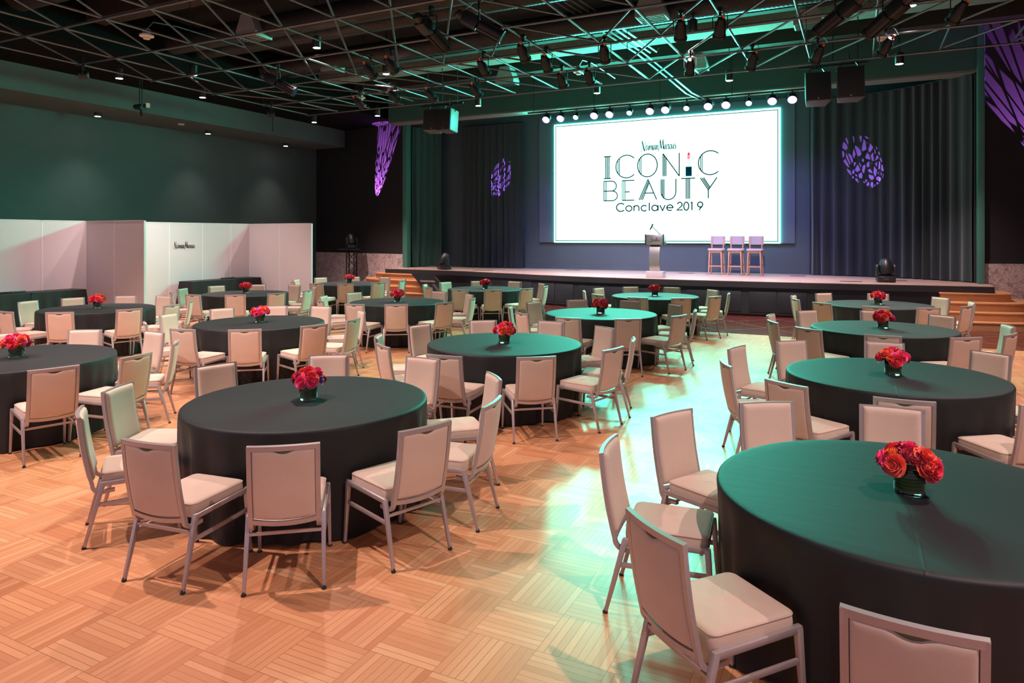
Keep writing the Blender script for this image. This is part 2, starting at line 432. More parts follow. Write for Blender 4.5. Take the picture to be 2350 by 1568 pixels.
# ------------------------------------------------------------------ steps at both ends
def steps(name, label, base, treads, side):
    root = thing(name, label, 'steps', base)
    for i, (z, pts, back) in enumerate(treads):
        pl = pts + back
        t = local(MB().prism(pl, z - .035, z).build('tread', M['oak'], bevel=.012, smooth=40), root)
        cx = sum(p[0] for p in pl) / len(pl); cy = sum(p[1] for p in pl) / len(pl)
        inner = [(p[0] + (.025 if p[0] < cx else -.025) * side[0], p[1] + .035) for p in pts] + back
        r = MB().prism(inner, z - .19 if z > .25 else 0, z - .035).build('riser', M['oak'], smooth=40); local(r, root)
steps('stage_steps', 'curved honey-oak steps at the right end of the stage', (2.4, 18.6, 0), [
    (.745, [(1.68, 18.70), (2.2, 18.74), (2.75, 18.84), (3.12, 18.98), (3.13, 19.05)], [(3.13, 20.05), (2.85, 19.95), (2.8, 19.15), (1.68, 19.05)]),
    (.56, [(1.64, 18.28), (2.2, 18.33), (2.75, 18.45), (3.1, 18.56), (3.4, 18.72), (3.6, 18.95), (3.68, 19.2)], [(3.7, 20.15), (3.1, 20.05), (3.05, 19.1), (1.64, 18.9)]),
    (.375, [(1.6, 18.02), (2.2, 18.07), (2.9, 18.16), (3.4, 18.36), (3.75, 18.6), (4.0, 18.9), (4.1, 19.2)], [(4.1, 20.3), (3.5, 20.15), (3.3, 19.0), (1.6, 18.7)]),
    (.19, [(1.56, 17.76), (2.3, 17.82), (3.0, 17.94), (3.6, 18.18), (4.1, 18.5), (4.4, 18.85), (4.5, 19.2)], [(4.5, 20.4), (3.9, 20.25), (3.6, 18.8), (1.56, 18.5)])], (1, 1))
steps('stage_steps', 'honey-oak steps beside the marble wall at the left end of the stage', (-13.9, 19.5, 0), [
    (.745, [(-15.45, 20.0), (-15.0, 19.78), (-14.3, 19.72), (-13.4, 19.66)], [(-13.4, 19.9), (-15.0, 20.1), (-15.1, 21.1), (-15.45, 21.2)]),
    (.56, [(-15.95, 20.1), (-15.5, 19.62), (-14.9, 19.42), (-14.2, 19.36), (-12.95, 19.3)], [(-12.95, 19.8), (-15.2, 20.0), (-15.3, 21.1), (-15.95, 21.3)]),
    (.375, [(-16.4, 20.1), (-15.9, 19.45), (-15.2, 19.15), (-14.3, 19.06), (-12.7, 19.0)], [(-12.7, 19.6), (-15.4, 19.9), (-15.5, 21.1), (-16.4, 21.4)]),
    (.19, [(-16.8, 20.1), (-16.3, 19.25), (-15.5, 18.85), (-14.4, 18.74), (-12.45, 18.68)], [(-12.45, 19.5), (-15.6, 19.8), (-15.7, 21.1), (-16.8, 21.5)])], (1, 1))
# dark hinged panel leaning against the left steps
M['matt_black'] = plain('matt_black_board', (.008, .008, .009), .9, spec=.15)
hp = thing('folded_panel', 'black folded panel leaning beside the left stage steps', 'panel', (-12.5, 18.9, 0))
TL, TR, BR, BL = V((-13.35, 19.25, .785)), V((-12.5, 19.30, .785)), V((-10.85, 18.15, .06)), V((-11.75, 18.05, .06))
nn = (TR - TL).cross(BL - TL).normalized() * .04
if nn.y > 0: nn = -nn
local(MB().hexa([TL, TR, BR, BL], [p + nn for p in (TL, TR, BR, BL)]).build('board', M['matt_black'], bevel=.01), hp)
def on(a, b, h): return TL + (TR - TL) * a + (BL - TL) * b + nn * h
local(MB().hexa([on(.12, .3, 1), on(.75, .3, 1), on(.75, .38, 1), on(.12, .38, 1)], [on(.12, .3, 1.5), on(.75, .3, 1.5), on(.75, .38, 1.5), on(.12, .38, 1.5)]).build('crossbar', M['latch']), hp)
for a in (.2, .5):
    q = [on(a, .42, 1), on(a + .16, .42, 1), on(a + .16, .85, 1), on(a, .85, 1)]
    local(MB().hexa(q, [p + nn * .4 for p in q]).build('rib', M['black_metal']), hp)
local(MB().tube([on(.93, .15, 1.1), on(.93, .5, 1.6), on(.93, .62, 1.1)], .012, 8).build('handle', M['latch']), hp)

# ------------------------------------------------------------------ LED screen with its slide
SX0, SX1, SZ0, SZ1, SY = -9.56, -2.11, 1.832, 5.96, 22.5
bd = thing('backdrop_panel', 'grey-blue flat panel behind the bright screen', 'panel', (-5.9, 22.57, 1.8))
local(MB().box(-10.15, -1.7, 22.54, 22.6, 1.8, 6.25).build('board', M['backdrop'], smooth=0), bd)
local(MB().box(-10.15, -1.7, 22.525, 22.54, 1.8, 1.83).build('edge_trim', M['black_metal'], smooth=0), bd)
scr = thing('led_screen', 'large bright white screen showing the black art deco event title', 'screen', (-5.835, SY, SZ0))
M['screen'] = emitter('screen_light', (.42, 1.0, .87), 2.1)
M['screen_rim'] = emitter('added_rim_glow', (.10, 1.0, .74), 16)  # added emitter that throws a teal halo around the screen
local(MB().box(SX0, SX1, SY + .002, 22.54, SZ0, SZ1).build('screen_cabinet', M['black_metal'], smooth=0), scr)
local(MB().add([(SX0, SY, SZ0), (SX1, SY, SZ0), (SX1, SY, SZ1), (SX0, SY, SZ1)], [(0, 1, 2, 3)]).build('display', M['screen'], smooth=0), scr)
rm = MB()
for a, b, c, d in ((SX0 - .004, SX0, SZ0, SZ1), (SX1, SX1 + .004, SZ0, SZ1), (SX0, SX1, SZ0 - .004, SZ0), (SX0, SX1, SZ1, SZ1 + .004)): rm.box(a, b, SY + .004, SY + .03, c, d)
local(rm.build('added_glow_rim', M['screen_rim'], smooth=0), scr)
def ribbon(mb, pts, w, closed=False):
    """flat stroke in (x, z); w may be a list"""
    n = len(pts); ws = w if isinstance(w, (list, tuple)) else [w] * n
    L = []; Rr = []
    for i, (x, z) in enumerate(pts):
        a = pts[(i - 1) % n] if (closed or i > 0) else pts[i]
        b = pts[(i + 1) % n] if (closed or i < n - 1) else pts[i]
        d1 = V((x - a[0], z - a[1])); d2 = V((b[0] - x, b[1] - z))
        if d1.length < 1e-9: d1 = d2
        if d2.length < 1e-9: d2 = d1
        d1.normalize(); d2.normalize()
        t = d1 + d2
        if t.length < 1e-6: t = d1.copy()
        t.normalize(); nrm = V((-t.y, t.x)); k = max(.45, nrm.dot(V((-d1.y, d1.x))))
        h = ws[i] / 2 / k
        L.append((x + nrm.x * h, 0, z + nrm.y * h)); Rr.append((x - nrm.x * h, 0, z - nrm.y * h))
    o = n; vs = L + Rr
    fs = [(o + i, o + (i + 1) % n, (i + 1) % n, i) for i in range(n if closed else n - 1)]
    mb.add(vs, fs)
def arc(cx, cz, rx, rz, a0, a1, n=28):
    return [(cx + rx * math.cos(R(a0 + (a1 - a0) * i / n)), cz + rz * math.sin(R(a0 + (a1 - a0) * i / n))) for i in range(n + 1)]
W = .032
def place(mb, name, mat, root, y, M4=None):
    mb.v = [(x, y, z) for x, _, z in mb.v]
    return local(mb.build(name, mat, smooth=0), root)
def letters():
    out = []
    def L(*strokes):
        m = MB()
        for s in strokes: ribbon(m, s[0], s[1] if len(s) > 1 else W)
        out.append(m)
    T, B = 4.745, 4.005
    L(([(-7.73, T), (-7.47, T)],), ([(-7.73, B), (-7.47, B)],), *[([(x, B), (x, T)],) for x in (-7.655, -7.6, -7.545)])
    def ring(cx, cz, rx, rz, a0, a1, bars):
        m = MB(); ribbon(m, arc(cx, cz, rx, rz, a0, a1, 48), W)
        for k, bx in enumerate(bars):
            h = rz * math.sqrt(max(0, 1 - ((bx - cx) / rx) ** 2)); ribbon(m, [(bx, cz - h), (bx, cz + h)], .024)
        out.append(m)
    ring(-6.93, 4.38, .37, .378, 45, 315, (-7.228, -7.18))
    ring(-6.22, 4.385, .33, .375, 0, 360, (-6.48, -6.432))
    L(*[([(x, B), (x, T - max(0, (x + 5.70)) * 1.35)],) for x in (-5.70, -5.655, -5.605)], ([(-5.70, T), (-5.17, B - .01)],), ([(-5.17, B - .01), (-5.17, T)],))
    ring(-4.19, 4.38, .37, .38, 48, 312, (-4.49, -4.445))
    T, B = 3.91, 3.25
    m = MB(); mid = 3.575
    ribbon(m, [(-7.73, T), (-7.45, T)] + arc(-7.45, (T + mid) / 2, .165, (T - mid) / 2, 90, -90, 16) + [(-7.73, mid)], W)
    ribbon(m, [(-7.45, mid)] + arc(-7.43, (B + mid) / 2, .18, (mid - B) / 2, 90, -90, 16) + [(-7.73, B)], W)
    for x in (-7.73, -7.682, -7.634): ribbon(m, [(x, B), (x, T)], .022)
    out.append(m)
    L(*[([(x, B), (x, T)], .022) for x in (-7.08, -7.032, -6.985)], ([(-7.08, T), (-6.66, T)],), ([(-7.08, B), (-6.66, B)],), ([(-6.985, 3.53), (-6.82, 3.53)],))
    L(([(-6.2, T + .01), (-6.5, B)],), ([(-6.185, T - .06), (-6.445, B)],), ([(-6.17, T - .11), (-6.39, B)],), ([(-6.2, T + .01), (-5.91, B)],), ([(-6.31, 3.47), (-6.01, 3.47)],))
    L(([(-5.76, T), (-5.76, 3.49)] + arc(-5.52, 3.49, .24, .25, 180, 360, 20) + [(-5.28, T)],), ([(-5.715, T), (-5.715, 3.35)],), ([(-5.67, T), (-5.67, 3.3)],))
    L(([(-5.11, T), (-4.66, T)],), *[([(x, B), (x, T)],) for x in (-4.945, -4.89, -4.84)])
    L(([(-4.5, T), (-4.25, 3.52)],), ([(-4.445, T), (-4.22, 3.555)],), ([(-4.395, T), (-4.2, 3.6)],), ([(-3.98, T), (-4.25, 3.52)],), ([(-4.25, 3.53), (-4.25, B)],))
    # conclave 2019
    w = .036; b = 2.885; xh = 3.065; x = 0
    def o_(cx, rx=.105): return (arc(cx, (b + xh) / 2, rx, (xh - b) / 2, 0, 360, 28), w)
    L((arc(-7.13, 3.015, .15, .135, 40, 320, 28), w)); L(o_(-6.85))
    L(([(-6.675, b), (-6.675, xh)], w), (arc(-6.59, 2.985, .085, .082, 180, 0, 14) + [(-6.505, b)], w))
    L((arc(-6.325, 2.975, .105, .092, 45, 315, 22), w)); L(([(-6.155, b), (-6.155, 3.15)], w))
    L(o_(-5.97, .1), ([(-5.865, b), (-5.865, xh)], w)); L(([(-5.8, xh), (-5.715, b), (-5.63, xh)], w))
    L(([(-5.575, 2.975), (-5.38, 2.975)] + arc(-5.475, 2.975, .1, .092, 0, 310, 24), w))
    L((arc(-5.155, 3.07, .075, .075, 170, -35, 14) + [(-5.24, 2.895), (-5.06, 2.895)], w))
    L((arc(-4.945, 3.015, .08, .13, 0, 360, 26), w)); L(([(-4.80, 3.11), (-4.765, 3.135), (-4.765, b)], w))
    L((arc(-4.505, 3.06, .08, .08, -30, 330, 24), w), ([(-4.436, 3.02), (-4.54, b)], w))
    return out
for m in letters(): place(m, 'letter', M['ink'], scr, SY - .006)
def border():
    m = MB(); a, b, c, d = -9.5, -2.18, 1.89, 5.895
    ribbon(m, [(a, c), (b, c), (b, d), (a, d)], .022, True); return m
place(border(), 'border_line', M['ink'], scr, SY - .006)
M['lip_green'] = plain('slide_dark_green', srgb(0, 70, 66), .9, spec=.0)
M['lip_pink'] = emitter('slide_pink', srgb(240, 140, 165), 1.1); M['lip_red'] = emitter('slide_red', srgb(205, 20, 40), 1.0); M['lip_mint'] = emitter('slide_mint', srgb(205, 245, 220), 1.2)
def flat(poly, name, mat, y=SY - .007):
    place(MB().add([(x, 0, z) for x, z in poly], [tuple(range(len(poly)))]), name, mat, scr, y)
flat([(-4.965, 3.98), (-4.77, 3.98), (-4.77, 4.285), (-4.965, 4.285)], 'lipstick_case', M['lip_green'])
flat([(-4.9, 4.3), (-4.80, 4.3), (-4.80, 4.5), (-4.9, 4.5)], 'lipstick_sleeve', M['lip_mint'])
flat([(-4.915, 4.52), (-4.82, 4.52), (-4.82, 4.68), (-4.867, 4.76), (-4.915, 4.68)], 'lipstick_stick', M['lip_pink'])
flat([(-4.867, 4.655), (-4.828, 4.69), (-4.867, 4.762), (-4.906, 4.69)], 'lipstick_tip', M['lip_red'], SY - .009)
# script name: strokes in a 0..610 x 0..200 unit box, baseline at 35
K = 9; N_ = 4.5
SCRIPT = [([(6, 22), (12, 26), (18, 80), (28, 200)], [10, 6, 4, 4]), ([(30, 205), (45, 120), (65, 35), (70, 38)], [8, 13, 12, 6]), ([(68, 38), (76, 110), (84, 208)], [4, 4, 5]),
    ([(88, 85), (112, 110), (114, 120), (104, 126), (92, 100), (90, 60), (98, 40), (112, 50), (122, 70)], [5, 5, 6, 6, 7, 9, 8, 5, 4]),
    ([(122, 70), (134, 120), (130, 70), (134, 42), (144, 55)], [4, 7, 9, 9, 4]), ([(134, 150), (138, 158)], [9, 9]),
    ([(144, 55), (156, 118), (156, 42)], [4, 8, 9]), ([(156, 70), (176, 116), (182, 100), (180, 42)], [4, 6, 8, 9]), ([(181, 70), (200, 116), (206, 100), (204, 42), (214, 56)], [4, 6, 8, 9, 4]),
    ([(246, 112), (228, 118), (216, 80), (222, 42), (238, 62), (250, 118), (247, 60), (254, 42), (264, 60)], [5, 6, 8, 8, 5, 7, 9, 7, 4]),
    ([(264, 60), (272, 118), (270, 42)], [4, 8, 9]), ([(271, 70), (290, 116), (296, 100), (294, 50), (302, 40), (308, 48)], [4, 6, 8, 9, 7, 4]),
    ([(302, 8), (308, 14), (318, 80), (336, 208)], [10, 6, 5, 6]), ([(336, 208), (344, 120), (352, 50)], [8, 13, 11]), ([(352, 50), (366, 120), (382, 206)], [4, 5, 6]), ([(380, 206), (384, 120), (390, 44)], [8, 12, 10]),
    ([(430, 110), (412, 116), (400, 80), (406, 42), (420, 60), (434, 116), (432, 56), (440, 42), (450, 62)], [5, 6, 8, 8, 5, 7, 9, 7, 4]),
    ([(450, 62), (460, 118), (468, 104), (476, 112), (470, 60), (476, 42), (486, 58)], [4, 6, 8, 7, 9, 7, 4]),
    ([(514, 104), (506, 118), (492, 90), (492, 50), (504, 42), (516, 60)], [8, 6, 8, 9, 7, 4]), ([(516, 60), (526, 116), (524, 60), (532, 42), (546, 70), (554, 116), (552, 56), (558, 42), (566, 60)], [4, 8, 9, 7, 5, 8, 9, 7, 4]),
    ([(566, 60), (584, 124), (580, 100), (594, 74), (590, 44), (574, 40)], [4, 6, 8, 9, 8, 6]), ([(590, 46), (610, 62)], [5, 3])]
def smooth_stroke(p, w, k=4):
    q = catmull([(a, b, c) for (a, b), c in zip(p, w)], k)
    return [(a, b) for a, b, c in q], [max(2.5, c) for a, b, c in q]
def script_mesh(strokes, sx, sz, bold=1.0):
    m = MB()
    for p, w in strokes:
        pts, ws = smooth_stroke(p, w)
        ribbon(m, [(x * sx, z * sz) for x, z in pts], [c * sx * bold for c in ws])
    return m
m = script_mesh(SCRIPT, 1.2 / 610, .002 * .98, 1.35); m.v = [(x - 6.45, 0, z + 4.81) for x, _, z in m.v]
place(m, 'script_lettering', M['ink'], scr, SY - .006)
# ------------------------------------------------------------------ drapes
def drape(name, label, path, z0, z1, lam=.3, amp=.07, seed=1, group=None, mat='curtain'):
    rnd = random.Random(seed)
    P = catmull([tuple(map(float, p)) for p in path], 24)
    S = [0]
    for a, b in zip(P, P[1:]): S.append(S[-1] + math.hypot(b[0] - a[0], b[1] - a[1]))
    tot = S[-1]; n = int(tot / lam * 14)
    ph = [rnd.uniform(0, 6.28) for _ in range(6)]
    pts = []
    k = 0
    for i in range(n + 1):
        s = tot * i / n
        while k < len(S) - 2 and S[k + 1] < s: k += 1
        t = (s - S[k]) / max(1e-6, S[k + 1] - S[k])
        a, b = P[k], P[k + 1]
        d = V((b[0] - a[0], b[1] - a[1])).normalized()
        u = s / lam * 2 * PI + 1.1 * math.sin(s * 1.7 + ph[0]) + .8 * math.sin(s * 3.9 + ph[1])
        f = math.sin(u); f = math.copysign(abs(f) ** .7, f) * (.65 + .35 * math.sin(s * 2.3 + ph[2]))
        pts.append((a[0] + (b[0] - a[0]) * t, a[1] + (b[1] - a[1]) * t, d.x, d.y, f, u))
    nz = 10
    def fn(a, b):
        i = min(n, int(round(a * n))); x, y, dx, dy, f, u = pts[i]
        am = amp * (.55 + .45 * (1 - b)) * (1 + .18 * math.sin(u * .31 + b * 3))
        sl = .05 * math.sin(u * .5 + 4 * b) * (1 - b) * b
        return (x - dy * f * am + dx * sl, y + dx * f * am + dy * sl, z0 + (z1 - z0) * b)
    m = MB().grid(fn, n, nz)
    root = thing(name, label, 'curtain', (pts[0][0], pts[0][1], z0), 0, group)
    local(m.build('drape', M[mat], smooth=75), root)
    hb = [(x, y, z1 + .02) for x, y, *_ in pts[::10]] + [(pts[-1][0], pts[-1][1], z1 + .02)]
    local(MB().tube(hb, .022, 6).build('curtain_track', M['black_metal'], smooth=60), root)
    return root
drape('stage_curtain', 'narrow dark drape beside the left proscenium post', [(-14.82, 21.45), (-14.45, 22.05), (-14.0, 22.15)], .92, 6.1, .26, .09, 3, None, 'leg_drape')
drape('stage_curtain', 'dark pleated drape left of the screen carrying a small purple light pattern', [(-13.2, 22.36), (-12.0, 22.34), (-10.72, 22.36)], .92, 6.1, .27, .07, 5)
drape('stage_curtain', 'tall dark pleated drape right of the screen sweeping forward to the right post', [(-1.3, 22.34), (-.3, 22.18), (.6, 21.9), (1.5, 21.35), (2.15, 20.75), (2.5, 20.3)], .92, 6.06, .29, .085, 8)

# ------------------------------------------------------------------ white partition panels along the left wall
def board(x0, y0, x1, y1, label, z1=2.44, th=.045):
    d = V((x1 - x0, y1 - y0)); L = d.length
    rz = math.atan2(d.y, d.x)
    t = thing('partition_panel', label, 'partition', (x0, y0, 0), rz, 'white partition panels forming two booths')
    MB().box(.012, L - .012, -th / 2, th / 2, .02, z1 - .012).build('board', M['panel'], t, smooth=0)
    f = MB()
    for a, b in ((0, .014), (L - .014, L)): f.box(a, b, -th / 2 - .004, th / 2 + .004, 0, z1)
    f.box(0, L, -th / 2 - .004, th / 2 + .004, z1 - .014, z1)
    f.build('edge_frame', M['panel_edge'], t, smooth=0)
    return t
back1 = [(-17.82, 6.9), (-17.82, 7.95), (-17.82, 8.98), (-17.82, 10.02), (-17.82, 11.1)]
lb = ['white partition panel of the left booth, cut by the left frame edge', None, 'white partition panel left of the seam behind the left serving tables', 'white partition panel in the left booth corner crossed by a slanting shadow']
for i in (1, 2, 3):
    board(*back1[i], *back1[i + 1], [None, lb[0], lb[2], lb[3]][i])
board(-17.8, 11.12, -16.66, 11.12, 'lilac-lit partition panel of the left booth wing, next to the corner')
board(-16.66, 11.12, -15.52, 11.12, 'end partition panel of the left booth wing with a bright free edge')
b2 = [(-17.62, 11.35), (-17.55, 12.5), (-17.5, 13.27), (-17.43, 14.33), (-17.36, 15.3), (-17.3, 16.0)]
lb2 = ['white partition panel emerging right of the left booth wing', 'narrow white partition panel left of the lettered one', 'white partition panel bearing the black script lettering', 'plain white partition panel right of the lettered one', 'pink-shaded partition panel in the right booth corner']
pan = [board(*b2[i], *b2[i + 1], lb2[i]) for i in range(5)]
board(-17.28, 16.02, -16.0, 16.02, 'lilac partition panel of the right booth wing, next to the corner')
board(-16.0, 16.02, -14.72, 16.02, 'end partition panel of the right booth wing, before the marble wall')
m = script_mesh(SCRIPT, .68 / 610, .245 / 210, 1.3)
m.v = [(x + .13, -.032, z + 1.655) for x, _, z in m.v]
m.build('script_lettering', M['ink'], pan[2], smooth=0)

# ------------------------------------------------------------------ serving tables under black cloths
def serving(y0, y1, label, x0=-17.26, x1=-16.70, h=.765):
    t = thing('serving_table', label, 'table', ((x0 + x1) / 2, (y0 + y1) / 2, 0), 0, 'serving tables along the partitions')
    hx = (x1 - x0) / 2; hy = (y1 - y0) / 2
    MB().box(-hx + .02, hx - .02, -hy + .02, hy - .02, h - .04, h - .012).build('table_top', M['stool_wood'], t, smooth=0)
    per = []
    def seg(ax, ay, bx, by, n):
        for i in range(n): per.append((ax + (bx - ax) * i / n, ay + (by - ay) * i / n))
    seg(-hx, -hy, hx, -hy, 14); seg(hx, -hy, hx, hy, 34); seg(hx, hy, -hx, hy, 14); seg(-hx, hy, -hx, -hy, 34)
    n = len(per)
    def fn(u, v):
        i = int(round(u * n)) % n; x, y = per[i]
        if v < .12: k = .96 + .04 * v / .12; return (x * k if abs(x) > .9 * hx else x, y, h)
        w = (v - .12) / .88
        f = .018 * math.sin(i * .9) * w + .022 * w
        cx = abs(abs(x) - hx) < 1e-6; cy = abs(abs(y) - hy) < 1e-6
        fl = .05 * w if (cx and cy) else 0
        return (x + math.copysign(f + fl, x) * (1 if cx else .2), y + math.copysign(f + fl, y) * (1 if cy else .05), h - (h - .015) * w - .0)
    c = MB().grid(fn, n, 12, True)
    c.add([(x * .97, y * .99, h) for x, y in per], [tuple(range(n))])
    c.build('tablecloth', M['cloth'], t, smooth=50)
    return t
serving(7.3, 9.17, 'black-clothed serving table in the left booth, cut by the left frame edge')
serving(9.19, 10.42, 'black-clothed serving table in the left booth, the one by the booth wing')
serving(13.42, 15.1, 'black-clothed serving table under the lettered partition, nearer of the pair')
serving(15.12, 15.9, 'short black-clothed serving table in the right booth, beside the wing')
def strip(x, y, label, n):
    t = thing('power_strip', label, 'power strip', (x, y, .7665), 0, 'power strips on the serving tables')
    MB().box(-.035, .035, -n * .06, n * .06, 0, .04).build('case', M['black_plastic'], t, bevel=.006)
    for k in range(n):
        y0 = -n * .06 + .06 + k * .12 - .025
        MB().box(-.02, .02, y0, y0 + .05, .039, .043).build('socket', M['latch'], t)
strip(-16.95, 8.88, 'black power strip on the left serving tables, at their joint', 5)
strip(-16.95, 14.85, 'black power strip on the serving tables below the lettering', 4)

# ------------------------------------------------------------------ lectern
lec = thing('lectern', 'brushed-metal lectern with curved column at the stage edge', 'lectern', (-5.06, 19.16, ZS))
MB().box(-.235, .235, -.17, .19, 0, .17).build('base', M['acrylic'], lec, bevel=.012)
def col(u, v):
    z = .17 + 1.0 * v - .12 * 0; bow = .045 * math.sin(v * PI)
    return (-.15 + .3 * u, -.11 - bow + .03 * v, .17 + (.80 - .17) * v)
m = MB(); n = 16
for i in range(n):
    a, b = i / n, (i + 1) / n
    f = lambda v: (-.11 + .055 * math.sin(v * PI) * -1, .17 + .68 * v)
    y0, z0 = f(a); y1, z1 = f(b)
    m.hexa([(-.145, y0, z0), (.145, y0, z0), (.145, y0 + .1, z0), (-.145, y0 + .1, z0)], [(-.145, y1, z1), (.145, y1, z1), (.145, y1 + .1, z1), (-.145, y1 + .1, z1)])
bm_ = m.build('column', M['steel'], lec, smooth=60)
MB().box(-.13, .13, -.06, .12, .84, .91).build('neck', M['black_metal'], lec)
MB().prism([(-.15, 0), (.24, 0), (.24, .16), (.03, .285), (-.15, .285)], -.24, .24, Matrix(((0, 0, 1, 0), (1, 0, 0, 0), (0, 1, 0, .905), (0, 0, 0, 1)))).build('reading_desk', M['steel'], lec, bevel=.006)
for sx in (-1, 1):
    MB().box(sx * .252 - .013, sx * .252 + .013, -.165, -.12, .895, 1.2).build('side_strip', M['black_metal'], lec)
STAT = [([(2, 96), (14, 100), (30, 92)], [6, 6, 5]), ([(22, 100), (26, 84)], [5, 4]),
    ([(140, 150), (128, 178), (100, 172), (86, 140), (104, 116), (122, 92), (118, 58), (84, 34), (50, 40), (40, 66), (66, 78)], [8, 10, 9, 9, 10, 11, 10, 10, 9, 8, 6]),
    ([(126, 60), (150, 100), (172, 165)], [6, 7, 8]), ([(172, 165), (160, 100), (168, 62), (184, 72)], [8, 9, 8, 6]), ([(138, 122), (196, 132)], [6, 5]),
    ([(232, 104), (212, 112), (196, 84), (204, 62), (222, 80), (236, 110), (234, 74), (246, 66), (256, 84)], [6, 7, 9, 8, 6, 8, 9, 7, 5]),
    ([(256, 84), (272, 130), (284, 172)], [5, 7, 8]), ([(284, 172), (268, 100), (276, 66), (290, 76)], [8, 9, 8, 6]), ([(254, 128), (304, 134)], [6, 5]),
    ([(290, 76), (318, 140), (316, 182), (300, 150), (300, 84), (312, 66), (328, 80)], [5, 7, 8, 8, 9, 8, 6]),
    ([(328, 84), (352, 96), (348, 112), (334, 106), (330, 78), (346, 64), (364, 78)], [6, 7, 8, 8, 9, 8, 6]),
    ([(364, 78), (374, 116), (386, 104), (396, 108), (390, 78), (402, 66), (430, 84)], [5, 8, 7, 8, 9, 7, 4])]
m = script_mesh(STAT, .34 / 430, .17 / 190, 1.15); m.v = [(x - .175, -.1525, z + .945) for x, _, z in m.v]
m.build('script_lettering', M['ink'], lec, smooth=0)
mic = thing('microphone', 'black gooseneck microphone standing on the lectern', 'microphone', (-5.06 + .1, 19.2, ZS + 1.19))
MB().lathe([(.03, 0), (.03, .012), (.012, .02)], 12).build('mount', M['black_metal'], mic)
MB().tube([(0, 0, .01), (-.05, .0, .07), (-.14, 0, .16), (-.22, 0, .24)], .009, 8).build('gooseneck', M['black_metal'], mic)
MB().tube([(-.27, 0, .135), (-.25, 0, .175), (-.205, 0, .27), (-.19, 0, .30)], [.014, .018, .02, .018], 10).build('capsule', M['black_metal'], mic)

# ------------------------------------------------------------------ bar stools on the stage
stool = thing('bar_stool', 'pale wooden bar stool on the stage, the left one of three', 'stool', (-3.75, 21.1, ZS), 0, 'bar stools on the stage')
for sx in (-1, 1):
    MB().bar((sx * .19, -.21, 0), (sx * .165, -.185, .7), .032, .032, w2=.04, h2=.04).build('leg', M['stool_wood'], stool, bevel=.004)
    MB().bar((sx * .20, .25, 0), (sx * .165, .17, .7), .032, .032, w2=.04, h2=.04).build('leg', M['stool_wood'], stool, bevel=.004)
    MB().bar((sx * .165, .17, .69), (sx * .17, .24, 1.14), .035, .028).build('back_post', M['stool_wood'], stool, bevel=.004)
    MB().bar((sx * .182, -.2, .32), (sx * .185, .21, .32), .022, .03).build('stretcher', M['stool_wood'], stool)
MB().bar((-.18, -.2, .27), (.18, -.2, .27), .024, .035).build('footrest', M['stool_wood'], stool)
MB().box(-.17, .17, -.19, .18, .66, .72).build('seat_frame', M['stool_wood'], stool, bevel=.005)
MB().box(-.215, .215, -.235, .2, .715, .785).build('seat', M['stool_fabric'], stool, bevel=.028, seg=4)
def bk(u, v): return (-.21 + .42 * u, .21 + .03 * v + .02 * (1 - (2 * u - 1) ** 2) - .0, .9 + .25 * v)
m = MB().grid(bk, 10, 4); m.grid(lambda u, v: tuple(a + b for a, b in zip(bk(u, v), (0, .04, 0))), 10, 4, flip=True)
m.grid(lambda u, v: tuple(a + b for a, b in zip(bk(u, 0), (0, .04 * v, 0))), 10, 1); m.grid(lambda u, v: tuple(a + b for a, b in zip(bk(u, 1), (0, .04 * v, 0))), 10, 1, flip=True)
m.grid(lambda u, v: tuple(a + b for a, b in zip(bk(0, u), (0, .04 * v, 0))), 4, 1); m.grid(lambda u, v: tuple(a + b for a, b in zip(bk(1, u), (0, .04 * v, 0))), 4, 1)
m.build('backrest', M['stool_fabric'], stool, smooth=50)
dup(stool, (-3.2, 21.13, ZS), None, 'pale wooden bar stool on the stage, the middle one of three')
dup(stool, (-2.66, 21.08, ZS), None, 'pale wooden bar stool on the stage, the right one of three')

# ------------------------------------------------------------------ moving-head lights
def moving_head(label, loc, rz, tilt):
    t = thing('moving_head_light', label, 'stage light', loc, rz, 'moving-head lights')
    MB().box(-.2, .2, -.17, .17, .02, .15).build('base', M['black_plastic'], t, bevel=.02, seg=3)
    MB().box(-.08, .04, -.176, -.168, .07, .1).build('display', M['latch'], t)
    for sx in (-1, 1):
        MB().prism([(-.1, .15), (.1, .15), (.08, .36), (.04, .44), (-.04, .44), (-.08, .36)], sx * .195 - .03, sx * .195 + .03, Matrix(((0, 0, 1, 0), (1, 0, 0, 0), (0, 1, 0, 0), (0, 0, 0, 1)))).build('yoke_arm', M['black_plastic'], t, bevel=.012)
    MB().lathe([(.15, .15), (.17, .17), (.14, .19)], 20).build('turntable', M['black_plastic'], t)
    h = Matrix.Translation((0, 0, .36)) @ Matrix.Rotation(tilt, 4, 'X')
    MB().lathe([(.06, -.21), (.12, -.19), (.15, -.1), (.155, .03), (.14, .12), (.12, .2), (.1, .215)], 20, h).build('lamp_head', M['black_plastic'], t, smooth=50)
    MB().lathe([(.0, .216), (.095, .217)], 20, h, cap=False).build('lens', M['glass_lens'], t)
    return t
M['glass_lens'] = plain('dark_lens', (.03, .03, .06), .08, 0, .05)
moving_head('black moving-head light on the stage floor left of the small purple pattern', (-12.66, 20.2, ZS), R(-30), R(-28))
moving_head('black moving-head light on the stage floor below the big purple pattern', (.62, 19.62, ZS), R(8), R(-24))
TX, TY = -17.45, 21.15
tw = thing('truss_tower', 'black square truss tower before the marble wall', 'truss tower', (TX, TY, 0), R(20))
h = .15
for sx in (-1, 1):
    for sy in (-1, 1):
        MB().tube([(sx * h, sy * h, .02), (sx * h, sy * h, 1.53)], .024, 8).build('upright', M['black_metal'], tw)
